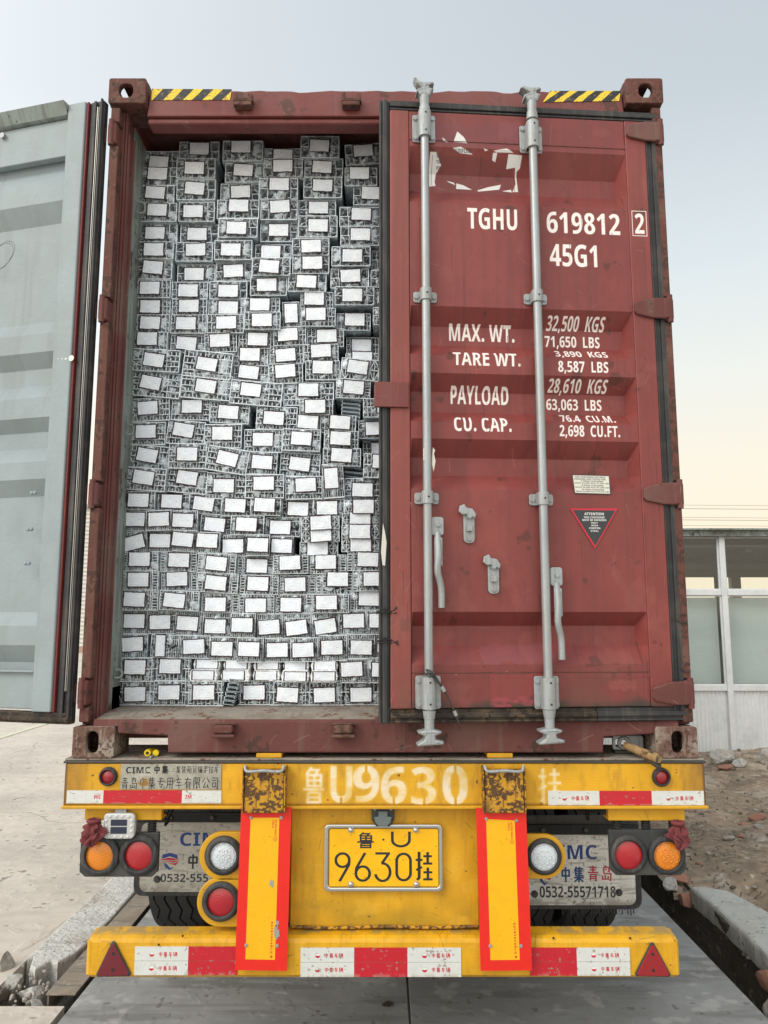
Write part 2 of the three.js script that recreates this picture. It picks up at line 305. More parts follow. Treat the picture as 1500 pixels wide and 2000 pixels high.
  for (const p of [-0.619, -0.145]) part(C, 'keeper', [box(p - .04, p + .04, 3.925, 3.945, -.03, .012, .006), ext(shape([[p - .042, 3.945], [p - .042, 3.985], [p - .026, 3.99], [p - .02, 3.96], [p + .018, 3.962], [p + .024, 3.985], [p + .042, 3.982], [p + .046, 3.945]]), .03, .01, .004)], M.oldRed);
  // sill with the two openings beside the castings
  const sy0 = 1.184, sy1 = 1.305;
  const sill = shape([[-1.046, sy1], [-1.046, 1.258], [-0.848,1.248], [-0.844,1.19], [-0.844, sy0], [0.856, sy0], [0.856,1.19], [0.862,1.244], [1.062, 1.256], [1.062, sy1]]);
  part(C, 'door_sill', [ext(sill, .06, -.012, .006), prism([[-.012, 1.285], [-.02, 1.31], [-.13, 1.325], [-.21, 1.325], [-.21, 1.285]], -1.14, 1.155), box(-0.847, 0.859, 1.184, 1.192, -.20, -.073, .002)], M.sill);
  part(C, 'sill_plate', [prism([[-.021, 1.3115], [-.13, 1.3265], [-.34, 1.3305], [-.34, 1.3275], [-.13, 1.3235], [-.021, 1.3085]], -1.13, 1.148)], M.grime, { label: 'dirty grey threshold plate' });
  for (const [p, q] of [[-0.623,1.272], [-0.158,1.272]]) part(C, 'keeper', [box(p - .038, p + .038, q - .012, q + .022, -.011, .03, .01), box(p - .046, p + .046, q - .026, q - .013, -.011, .036, .006), ext(shape([[p - .045, q + .023], [p - .03, q + .028], [p + .034, q + .028], [p + .05, q + .023]]), .03, .02, .003)], M.oldRed);
  part(C, 'floor', [box(-1.16, 1.17, 1.29, 1.327, L + .1, -.342, .0)], M.grime);
  part(C, 'roof', [box(-1.2, 1.216, 4.0, 4.012, L + .18, -.125, .0)], M.sill);  // darker than its true grey: the shade inside is put into the colour
  part(C, 'end_wall', [box(-1.2, 1.216, 1.3, 4.0, L + .05, L + .09, 0)], M.greyWall);
  { const cm = []; for (let i = 0; i < 38; i++) cm.push(box(-1.15, 1.165, 1.195, 1.288, -.36 - i * .31, -.315 - i * .31, 0)); part(C, 'cross_member', cm, M.red, { kind: 'stuff' }); }
  // hazard tape beside the upper castings
  const hz = canvas(512, 64), x = hz.getContext('2d'); x.fillStyle = '#e6c832'; x.fillRect(0, 0, 512, 64); x.fillStyle = '#23272a';
  for (let i = -1; i < 5; i++) { x.beginPath(); x.moveTo(8 + i * 128, 64); x.lineTo(72 + i * 128, 0); x.lineTo(140 + i * 128, 0); x.lineTo(76 + i * 128, 64); x.fill(); }
  paintPixels(hz, (u, v, o) => { const a = fbm(u, v, 30, 5, 4, 7); mixc(o, 120, 90, 60, .7 * smooth(a, .62, .75)); const k = .85 + .3 * a; o[0] *= k; o[1] *= k; o[2] *= k; });
  M.hazard = std({ map: tex(hz), roughness: .5 });
  part(C, 'hazard_tape', sheet([[-1.029,4.03], [-0.675,4.028], [-0.682,3.976], [-1.029,3.976]], -.0275), M.hazard, { keepUV: true });
  part(C, 'hazard_tape', sheet([[0.738,4.02], [1.049,4.02], [1.04,3.971], [0.703,3.966]], -.0275), M.hazard, { keepUV: true });

  // -------------------------------------------------------------- the doors
  const DW = 1.2, DX0 = -1.18, DY0 = 1.28, DY1 = 3.92;
  // heights where the sheet leaves the outer face, reaches the recess, leaves it, is back at the outer face
  const RIBS = [[3.691, 3.597, 3.515, 3.434], [2.98, 2.912, 2.83, 2.77], [2.694, 2.63, 2.543, 2.49], [2.42, 2.353, 2.279, 2.212], [1.729, 1.674, 1.596, 1.526]];
  function doorSheet(z0, depth, sgn) {              // corrugated sheet of a door, x from -1.045 to -.105
    const prof = [[3.74, 0]]; for (const [a, b, c, d] of RIBS) prof.push([a, 0], [b, 1], [c, 1], [d, 0]); prof.push([1.475, 0]);
    const xs = [[-1.045, 0], [-1.042, 1], [-.135, 1], [-.105, 0]], P = [];
    for (let i = 0; i + 1 < prof.length; i++) for (let j = 0; j + 1 < xs.length; j++) {
      const c = (a, b) => [xs[b][0], prof[a][0], z0 - depth * sgn * prof[a][1] * xs[b][1]];
      const q = [c(i + 1, j), c(i + 1, j + 1), c(i, j + 1), c(i, j)]; for (const k of [0, 1, 2, 0, 2, 3]) P.push(...q[k]);
    }
    const g = new THREE.BufferGeometry(); g.setAttribute('position', new THREE.Float32BufferAttribute(P, 3)); g.computeVertexNormals(); return g;
  }
  // print and wear of the right-hand door, one sheet of paint
  const base = canvas(448, 896);
  const U = (s) => (1.18 - s) / DW * 1024, W = (y) => (DY1 - y) / (DY1 - DY0) * 2048;
  paintPixels(base, (u, v, o) => {
    const a = fbm(u, v, 3, 7, 5, 401), b = fbm(u, v, 40, 80, 3, 402), st = fbm(u, v, 50, 3, 4, 403), ch = fbm(u, v, 16, 32, 4, 404), y = DY0 + v * (DY1 - DY0), s = 1.18 - u * DW;
    const k = .9 + .2 * a + .08 * (b - .5); o[0] = 127 * k; o[1] = 57 * k; o[2] = 53 * k; o[3] = 255;
    mixc(o, 146, 84, 76, .18 * smooth(a, .5, .75)); mixc(o, 104, 54, 48, .35 * smooth(st, .5, .75)); mixc(o, 86, 44, 38, .7 * smooth(ch, .74, .78));
    mixc(o, 146, 92, 80, .22 * smooth(fbm(u, v, 12, 20, 5, 411), .6, .72));
    const low = smooth(-y, -1.56, -1.36) * smooth(fbm(u, v, 9, 18, 4, 405), .35, .6); mixc(o, 96, 66, 54, .6 * low);
    const m = smooth(-y - .05 * fbm(u, v, 14, 3, 3, 407), -1.425, -1.385) * smooth(fbm(u, v, 7, 9, 4, 406), .38, .55); mixc(o, 58, 52, 44, .9 * m);
    if (s > 1.042) { mixc(o, 150, 84, 74, .35); mixc(o, 118, 66, 56, .5 * smooth(fbm(u, v, 80, 6, 3, 409), .5, .7)); }
  });
  const dc = enlarge(base, 1024, 2048), dx = dc.getContext('2d');
  // repainted patches of a slightly different red
  for (const [s0, y0, s1, y1, c] of [[.93, 3.80, .56, 3.70, '#6b3a45'], [.66, 3.82, .56, 3.74, '#8a4d55'], [.95, 3.66, .60, 3.46, '#5e2c2c'], [.77, 1.60, .48, 1.53, '#84505c'], [.74, 1.49, .50, 1.375, '#943a3a'], [1.09, 1.70, 1.05, 1.65, '#5a3a38'], [.27, 1.46, .16, 1.425, '#94584e']]) {
    dx.globalAlpha = .36; dx.fillStyle = c; dx.beginPath();
    for (let i = 0; i < 40; i++) { const t = i / 40 * 4, e = Math.floor(t), f = t - e, s = [lerp(s0, s1, f), s1, lerp(s1, s0, f), s0][e] + rr(-.006, .006), y = [y0, lerp(y0, y1, f), y1, lerp(y1, y0, f)][e] + rr(-.008, .008); i ? dx.lineTo(U(s), W(y)) : dx.moveTo(U(s), W(y)); }
    dx.fill(); dx.globalAlpha = 1;
  }
  scratches(dc, 90, '#b08a82', 60, 1.5); scratches(dc, 30, '#caa79e', 90, 1, 1); scratches(dc, 40, '#5a322c', 70, 1.2, 1);
  // bright pinkish red smear near the foot, rust dots
  dx.fillStyle = '#98404a'; dx.globalAlpha = .55; for (let i = 0; i < 26; i++) { dx.beginPath(); dx.ellipse(U(rr(.73, .56)), W(rr(1.405, 1.355)), rr(6, 30), rr(2, 6), rr(-.2, .2), 0, 7); dx.fill(); } dx.globalAlpha = 1;
  for (let i = 0; i < 90; i++) { dx.fillStyle = ['#5d3329', '#b58a80', '#3e2722'][i % 3]; dx.globalAlpha = rr(.3, .9); dx.beginPath(); dx.ellipse(rnd() * 1024, rnd() * 2048, rr(.6, 2.4), rr(.6, 3), 0, 0, 7); dx.fill(); } dx.globalAlpha = 1;
  // torn remains of a white sticker
  dx.fillStyle = '#dcdcda';
  const torn = (list) => { dx.beginPath(); list.forEach(([s, y], i) => i ? dx.lineTo(U(s) + rr(-1.5, 1.5), W(y) + rr(-1.5, 1.5)) : dx.moveTo(U(s), W(y))); dx.fill(); };
  torn([[0.839,3.766], [0.813,3.743], [0.798,3.711], [0.856,3.717]]); torn([[0.904,3.736], [0.88,3.714], [0.9,3.715]]);
  torn([[0.86,3.689], [0.825,3.695], [0.777,3.674], [0.77,3.67], [0.83,3.672]]); torn([[0.726,3.693], [0.704,3.687], [0.719,3.684]]);
  torn([[0.684,3.686], [0.626,3.695], [0.595,3.683], [0.666,3.682]]); torn([[0.684,3.679], [0.666,3.679], [0.671,3.646], [0.687,3.655]]);
  torn([[0.955,3.673], [0.929,3.672], [0.905,3.628], [0.925,3.599], [0.93,3.564], [0.925,3.543], [0.958,3.542]]);
  torn([[0.617,3.677], [0.557,3.675], [0.561,3.632], [0.574,3.618], [0.568,3.531], [0.592,3.532], [0.576,3.568], [0.583,3.631], [0.621,3.627]]);
  torn([[0.836,3.561], [0.805,3.555], [0.766,3.532], [0.838,3.533]]); torn([[0.744,3.533], [0.695,3.551], [0.642,3.563], [0.651,3.539], [0.74,3.528]]); torn([[0.638,3.533], [0.598,3.544], [0.594,3.53]]); torn([[0.879,3.571], [0.849,3.563], [0.842,3.551], [0.871,3.562]]);
  dx.strokeStyle = '#45474a'; dx.lineWidth = 1.4; dx.beginPath(); { const [a, b] = [0.944,3.661], [c, d] = [0.945,3.549]; dx.moveTo(U(a), W(b)); dx.lineTo(U(c), W(d)); dx.stroke(); }
  dx.fillStyle = '#3c3e40';
  const T = (s, a, b, c, d, font, f = '#ece6e2', it = 0) => { dx.fillStyle = f; fitText(dx, s, U(a), W(b), U(c), W(d), font, it); };
  T('YLDIFLUO', 0.856,3.687, 0.779,3.674, 'bold 100px sans-serif', '#4a4c4e'); T('DA', 0.926,3.665, 0.911,3.654, 'bold 100px sans-serif', '#4a4c4e'); T('TIM', 0.927,3.646, 0.905,3.635, 'bold 100px sans-serif', '#4a4c4e'); T('VEN', 0.927,3.625, 0.905,3.614, 'bold 100px sans-serif', '#4a4c4e');
  const bf = 'bold 200px sans-serif';
  T('TGHU', 0.801,3.419, 0.588,3.324, bf); T('619812', 0.462,3.417, 0.143,3.32, bf); T('2', 0.078,3.421, 0.037,3.329, bf); T('45G1', 0.453,3.272, 0.249,3.171, bf);
  dx.strokeStyle = '#ece6e2'; dx.lineWidth = 2.6; { const [a, b] = [0.089,3.432], [c, d] = [0.027,3.32]; dx.strokeRect(U(a), W(b), U(c) - U(a), W(d) - W(b)); }
  T('MAX. WT.', 0.876,2.924, 0.598,2.851, bf); T('TARE WT.', 0.869,2.791, 0.588,2.728, bf); T('PAYLOAD', 0.873,2.654, 0.63,2.58, bf); T('CU. CAP.', 0.869,2.517, 0.633,2.452, bf);
  T('32,500  KGS', 0.463,2.961, 0.214,2.899, bf); T('71,650  LBS', 0.469,2.885, 0.232,2.828, bf); T('3,890  KGS', 0.437,2.816, 0.213,2.773, bf); T('8,587  LBS', 0.432,2.758, 0.22,2.702, bf);
  T('28,610  KGS', 0.467,2.685, 0.217,2.628, bf); T('63,063  LBS', 0.471,2.611, 0.235,2.556, bf); T('76.4  CU.M.', 0.42,2.543, 0.19,2.503, bf); T('2,698  CU.FT.', 0.435,2.485, 0.182,2.43, bf);
  dx.fillStyle = '#7c3c38'; for (let i = 0; i < 900; i++) { dx.globalAlpha = rr(.2, .8); dx.beginPath(); dx.ellipse(rr(270, 1010), rr(370, 1190), rr(.5, 2.2), rr(.4, 1.4), rr(0, 3), 0, 7); dx.fill(); } dx.globalAlpha = 1;
  for (let i = 0; i < 46; i++) { const a = rr(80, 1000), b = rr(100, 1900), g = dx.createLinearGradient(0, b, 0, b + rr(60, 240)); g.addColorStop(0, 'rgba(64,36,30,.5)'); g.addColorStop(1, 'rgba(64,36,30,0)'); dx.fillStyle = g; dx.fillRect(a, b, rr(1, 4), 240); }
  M.doorPaint = std({ map: tex(dc), roughness: .5, bumpMap: bumpFine, bumpScale: .0006 });

  function makeDoor(hx, hz, ry, inside) {
    const z = inside ? -.05 : 0;                    // the sheet: outer face at 0, or seen from within
    const gs = [doorSheet(-.002, .056, 1)];
    // stiles and rails as boxes standing round the sheet; inner faces at -.05
    gs.push(box(-1.128, -1.046, 1.36, 3.852, -.05, 0, .006), box(-.104, -.012, 1.36, 3.852, -.05, 0, .006), box(-1.0455, -.1045, 3.722, 3.851, -.048, -.003, .004), box(-1.0455, -.1045, 1.362, 1.493, -.048, -.003, .004));
    const g = planarUV(mergeGeometries(gs.map(clean)), -1.18, .02, DY0, DY1);
    return g;
  }
  const HXR = 1.15, door = part(C, 'door', box(0, 1, 0, 1, 0, 1), M.doorPaint, { label: 'closed red right door with white lettering and two locking rods' });
  door.geometry = makeDoor(); door.position.set(HXR - .008, -DECK, 0); door.rotation.y = deg(4.2); origin.delete(door);
  // gaskets
  const ridge = (x0, x1, y0, y1) => { const v = Math.abs(y1 - y0) > Math.abs(x1 - x0), gs = [box(x0, x1, y0, y1, -.035, -.012, .005)]; if (v) { const c = (x0 + x1) / 2; gs.push(box(c - .008, c + .012, y0, y1, -.0115, -.003, .004), box(x0, x0 + .008, y0, y1, -.0115, -.004, .004)); } else { const c = (y0 + y1) / 2; gs.push(box(x0, x1, c - .008, c + .012, -.0115, -.003, .004), box(x0, x1, y0 + .002, y0 + .01, -.0115, -.004, .004)); } return gs; };
  part(door, 'gasket', ridge(-1.172, -1.129, 1.306, 3.90), M.rubber);
  part(door, 'gasket', ridge(-.0115, .058, 1.345, 3.86), M.rubber);
  part(door, 'gasket', ridge(-1.1285, .058, 3.853, 3.905), M.rubber);
  part(door, 'gasket', ridge(-1.1285, -.32, 1.306, 1.359), M.stainRubber, { label: 'muddy brown bottom gasket' });
  part(door, 'gasket', ridge(-.319, .045, 1.306, 1.36), M.rubber);
  part(door, 'centre_plate', [box(-1.192, -1.052, 2.543, 2.648, .001, .012, .004), box(-1.192, -1.17, 2.55, 2.64, -.03, .0005, .003)], M.red);
  part(door, 'torn_sticker', ext(shape([[-1.157,2.074], [-1.149,2.038], [-1.143,1.998], [-1.149,1.907], [-1.159,1.909], [-1.165,1.961], [-1.161,2.018]]), .002, .0015, 0), std({ color: lin(.62, .6, .54), roughness: .8 }), { label: 'torn white scrap on the black gasket' });
  for (const [p, q] of [[-1.153,1.73], [-1.149,1.617]]) part(door, 'twine', [0, 1, 2].map((i) => tube([[p - .03, q + i * .006 - .01, -.002], [p, q + rr(-.004, .012), .006], [p + .03, q + i * .005 - .008, -.002], [p + .05, q + rr(-.02, .02), .002]], .0025, 12, 5)), M.dark);
  for (const [p, q] of [[0.033,1.703], [0.039,1.511]]) part(door, 'wire_clip', tube([[p + .022, q + .015, 0], [p - .003, q + .016, .004], [p - .018, q, .005], [p - .003, q - .015, .004], [p + .022, q - .014, 0]], .0022, 20, 6), M.steelDark);
  // hinge blades
  for (const y of [3.80, 2.995, 2.205, 1.413]) part(door, 'hinge', [ext(shape([[.046, y + .046], [-.02, y + .044], [-.085, y + .028], [-.1, y + .018], [-.102, y - .018], [-.09, y - .03], [-.02, y - .044], [.046, y - .046]]), .014, .014, .005), box(.024, .052, y - .045, y + .045, -.02, .018, .008)], M.sill);
  // locking rods with their brackets, cams, handles
  const bolt = (x, y, z) => [cyl(.0095, .0095, .007, x, y, z + .0035, 'z', 6), cyl(.0125, .0125, .002, x, y, z + .001, 'z', 12)];
  function bracket(x, y, w, h, r, four, sh) {
    const gs = [ext(roundRect(x - w / 2, y - h / 2, x + w / 2, y + h / 2, .012), .006, .0065, .002)];
    gs.push(cyl(r, r, sh, x, y, .034, 'y', 24), box(x - r, x + r, y - sh / 2, y + sh / 2, .007, .034, .003));
    for (const sx of [-1, 1]) for (const sy of four ? [-1, 1] : [0]) gs.push(...bolt(x + sx * (w / 2 - .012), y + sy * (h / 2 - .018), .0065));
    const hole = [cyl(.004, .004, .004, x + .002, y + (four ? .04 : 0), .034 + r - .001, 'z', 10)]; if (four) hole.push(cyl(.004, .004, .004, x + .002, y - .04, .034 + r - .001, 'z', 10));
    return [gs, hole];
  }
  const rods = [{ x: -.984, b: [3.765, 3.012, 2.174, 1.423], h: [-.946, 2.055, 1.744] }, { x: -.522, b: [3.738, 3.018, 2.174, 1.419], h: [-.478, 1.86, 1.546] }];
  for (const { x, b, h } of rods) {
    const rod = part(door, 'lock_rod', [cyl(.0172, .0172, 2.50, x, 2.57, .034, 'y', 24)], M.galvPipe);
    b.forEach((y, i) => { const four = i === 0 || i === 3, [g, hole] = bracket(x, y, .098, four ? .125 : .046, four ? .027 : .0235, four, four ? .118 : .05); part(door, 'rod_bracket', g, M.galv); part(door, 'bracket_hole', hole, M.dark); });
    // cams: two-horned at the top, double-flanged at the foot
    const horn = x < -.7;
    part(door, 'rod_cam', [cyl(.022, .025, .035, x, 3.872, .034, 'y', 20), cyl(.021, .019, .05, x, 3.913, .034, 'y', 16), ext(shape([[x - .02, 3.935], [x - .03, 3.95], [x - .036, 3.944], [x - .034, 3.962], [x - .012, 3.972], [x - .034, 3.99], ...(horn ? [[x - .046, 4.015], [x - .04, 4.018], [x - .022, 3.998]] : [[x - .05, 3.992], [x - .046, 3.999]]), [x - .004, 3.998], [x + .034, 3.999], [x + .04, 3.992], [x + .02, 3.985], [x + .02, 3.972], [x + .038, 3.968], [x + .03, 3.955], [x + .022, 3.935]]), .05, .052, .008)].map((g) => g.translate(0, -.045, 0)), M.galv);
    part(door, 'rod_cam', [cyl(.025, .021, .03, x, 1.343, .034, 'y', 20), cyl(.019, .018, .06, x, 1.305, .034, 'y', 16), ext(shape([[x - .018, 1.29], [x - .046, 1.284], [x - .044, 1.277], [x - .02, 1.265], [x - .022, 1.255], [x - .05, 1.238], [x - .046, 1.23], [x + .05, 1.236], [x + .052, 1.246], [x + .022, 1.255], [x + .02, 1.267], [x + .042, 1.276], [x + .044, 1.283], [x + .018, 1.29]]), .055, .06, .008)], M.galv);
    const [hx, hy, hb] = h;
    part(door, 'door_handle', [ext(roundRect(hx - .024, hy - .03, hx + .024, hy + .042, .012), .01, .036, .002), ...bolt(hx + .002, hy + .012, .036), new THREE.TubeGeometry(new THREE.CatmullRomCurve3([[hx, hy - .02, .03], [hx + .002, hy - .1, .045], [hx - .002, hy - .17, .042], [hx + .012, hy - .23, .03], [hx + .014, hb, .028]].map(V)), 30, .0135, 10).translate(0, 0, 0), box(hx - .014, hx + .018, hy - .15, hy - .04, .036, .046, .004)], M.galv);
  }
  for (const [x, y] of [[-.816, 2.075], [-.722, 1.876]]) part(door, 'handle_catch', [ext(roundRect(x - .022, y - .078, x + .022, y + .052, .021), .009, .01, .002), ext(shape([[x - .044, y + .046], [x - .04, y + .068], [x - .02, y + .076], [x - .012, y + .062], [x + .012, y + .058], [x + .026, y + .036], [x + .022, y + .02], [x - .012, y + .034], [x - .03, y + .034]]), .012, .028, .004), ...bolt(x, y + .03, .022), box(x - .012, x + .012, y - .032, y - .006, .01, .024, .003), ...bolt(x, y - .06, .01), cyl(.012, .012, .012, x, y + .03, .016, 'z', 14)], M.galv);
  // small welded seam lines
  part(door, 'weld_seam', [box(-1.045, -.105, 3.717, 3.7195, -.003, .0005, .0008), box(-1.045, -.105, 1.494, 1.4968, -.003, .0005, .0008)], M.oldRed);
  part(door, 'paper_scrap', [ext(shape([[-0.962,2.374], [-0.953,2.362], [-0.958,2.349], [-0.952,2.318], [-0.96,2.276], [-0.966,2.307], [-0.964,2.349]]), .001, .04, 0), ext(shape([[-1.001,2.369], [-0.995,2.365], [-0.997,2.323], [-1.001,2.319]]), .001, .045, 0)], std({ color: lin(.66, .64, .56), roughness: .9 }), { label: 'torn paper scrap stuck to the lock rod' });
  // stickers
  const spec = canvas(256, 128), sx = spec.getContext('2d'); sx.fillStyle = '#d8d8cc'; sx.fillRect(0, 0, 256, 128); sx.strokeStyle = '#3a3c3c'; sx.lineWidth = 6; sx.strokeRect(2, 2, 252, 124); sx.fillStyle = '#2c2e30';
  ['THIS CONTAINER HAS BEEN', 'DESIGNED AND TESTED FOR:', '7 HIGH STACKING', 'MGW 32,500 KGS (71,650 LBS)', '8 HIGH STACKING', 'MGW 30,480 KGS (67,200 LBS)', '10 HIGH STACKING', 'MGW 24,000 KGS (52,910 LBS)'].forEach((s, i) => { const w = s.length * 7.4 + 40; fitText(sx, s, 128 - w / 2 + (i < 2 ? -8 : 4), 10 + i * 14, 128 + w / 2 - (i < 2 ? 8 : -4), 20 + i * 14, 'bold 40px sans-serif'); });
  const on = (g) => g;
  part(door, 'stacking_sticker', sheet([[-0.391,2.28], [-0.236,2.278], [-0.233,2.2], [-0.383,2.202]], -.0002, .0006).translate(0, 0, .002), std({ map: tex(spec), roughness: .5 }), { keepUV: true });
  const tri = canvas(256, 256), tx = tri.getContext('2d'); tx.fillStyle = '#c4283c'; tx.fillRect(0, 0, 256, 256); tx.fillStyle = '#33383a'; tx.beginPath(); tx.moveTo(14, 10); tx.lineTo(242, 10); tx.lineTo(128, 238); tx.fill(); tx.fillStyle = '#e4e4e0';
  [['ATTENTION', 76, 24, 180, 42], ['THIS CONTAINER', 72, 50, 184, 62], ['MUST BE REPAIRED', 64, 67, 192, 79], ['ONLY', 110, 85, 146, 96], ['WITH', 110, 102, 146, 113], ['CORTEN', 98, 119, 158, 131], ['STEEL', 106, 137, 150, 148]].forEach(([s, ...b]) => fitText(tx, s, ...b, 'bold 60px sans-serif'));
  const [ta, tb, tc] = [[-0.404,2.141], [-0.207,2.143], [-0.307,1.979]];
  part(door, 'warning_sticker', planarUV(ext(shape([ta, tb, tc]), .0015, .002, 0), ta[0], tb[0], tc[1], ta[1]), std({ map: tex(tri), roughness: .5 }), { keepUV: true });

  // left door, swung open against the side, its grey inside towards us
  const ld = part(C, 'door', box(0, 1, 0, 1, 0, 1), M.greyPaint, { label: 'open left door showing its grey ribbed inner side' });
  {
    const gs = [doorSheet(-.045, .044, -1).translate(-.03, 0, 0)];
    const f = (g) => g;
    // inside: frame stiles stand proud of the sheet; the recesses of the outside are ribs here
    gs.push(box(-.173, -.083, 1.338, 3.952, -.035, .022, .006), box(-1.17, -1.075, 1.338, 3.952, -.035, .022, .006), box(-1.0745, -.1735, 3.722, 3.90, -.035, .0, .005), box(-1.0745, -.1735, 1.345, 1.493, -.035, .0, .005));
    ld.geometry = join(gs); ld.position.set(-1.222 - .008, -DECK, 0); ld.rotation.y = deg(-15); origin.delete(ld);
    part(ld, 'top_rail', [prism([[.020, 3.905], [.052, 3.953], [-.03, 3.953], [-.03, 3.902]], -1.07, -.174)], std({ map: M.greyWall.map, roughness: .8 }), { label: 'dirty sloping top edge of the open door' });
    part(ld, 'bottom_ledge', [box(-1.07, -.174, 1.49, 1.498, .001, .02, .002)], M.greyPaint);
    part(ld, 'red_edge', [box(-.082, -.072, 1.336, 3.953, -.03, .014, .004)], std({ color: lin(.16, .022, .02), roughness: .6, bumpMap: bumpPits, bumpScale: .003 }));
    part(ld, 'gasket', [box(-.0715, -.002, 1.30, 3.955, -.03, .002, .006), box(-.048, -.034, 1.31, 3.95, .0045, .014, .004), box(-.012, -.002, 1.30, 3.955, .0045, .018, .005)], M.rubber);
    part(ld, 'gasket_highlight', [box(-.030, -.0265, 1.42, 3.92, .004, .012, .001), box(-.023, -.0205, 1.42, 3.92, .004, .010, .001)], std({ color: lin(.42, .41, .38), roughness: .4, metalness: .6 }));  // thin pale strips stand in for highlight lines along the rubber
    part(ld, 'gasket', [box(-1.17, -.0025, 1.293, 1.337, -.03, .012, .006), box(-1.17, -.003, 1.303, 1.32, .0125, .022, .005)], M.stainRubber);
    for (const [p, q] of [[-0.251,2.22], [-0.257,2.068], [-0.259,1.928]]) part(ld, 'bolt', [ball(.009, p, q, .0, .7), ball(.009, p + .016, q, .0, .7)], M.greyPaint);
    { const [p, q] = [-0.522,3.87]; part(ld, 'bolt', [cyl(.014, .012, .02, p, q, .006, 'z', 6)], M.galv); }
    const ring = []; for (let k = 0; k < 2; k++) { const a = []; for (let i = 0; i <= 20; i++) { const t = i / 20 * 2 * PI; a.push([-.485 - k * .008 + Math.cos(t) * .055 + Math.sin(t) * .022, 3.30 - k * .008 + Math.sin(t) * .062, -.0046]); } ring.push(tube(a, .0011, 60, 4)); }
    part(ld, 'pencil_mark', ring, std({ color: lin(.1, .11, .11) }), { label: 'scribbled loop of pencil' });
    part(ld, 'paint_blot', [ball(.013, ...[-0.08,2.779], .0222, .05), ball(.0045, ...[-0.107,2.779], .0222, .05), ball(.003, ...[-0.125,2.781], .0222, .05), ball(.002, ...[-0.145,2.782], .0222, .05)], std({ color: lin(.75, .75, .72) }));
    part(ld, 'lock_rod', [cyl(.0185, .0185, 2.6, -.68, 2.6, -.075, 'y', 12), cyl(.0185, .0185, 2.6, -1.08, 2.6, -.075, 'y', 12)], M.galvPipe);
  }
}
// wire seal wound round the foot of the first rod
{
  const w = thing('wire_seal', 'loose steel cable seal wound round the foot of the left locking rod', 'cable seal', [0.171,1.495, .12]);
  const P = (px, py, z) => null;
  const a = [[0.148,1.502, .10], [0.169,1.489, .14], [0.193,1.496, .13], [0.159,1.511, .12], [0.193,1.477, .13], [0.229,1.43, .11], [0.253,1.387, .10], [0.268,1.349, .095], [0.285,1.307, .09]];
  part(w, 'cable', [tube(a, .0035, 60, 6), tube([[0.151,1.492, .12], [0.177,1.501, .14], [0.205,1.469, .12], [0.237,1.418, .105]], .003, 30, 6)], M.steelDark);
  part(w, 'crimp', [tube([[0.217,1.449, .115], [0.229,1.43, .112]], .008, 4, 8), tube([[0.266,1.357, .097], [0.274,1.338, .095]], .007, 4, 8)], M.galv);
}

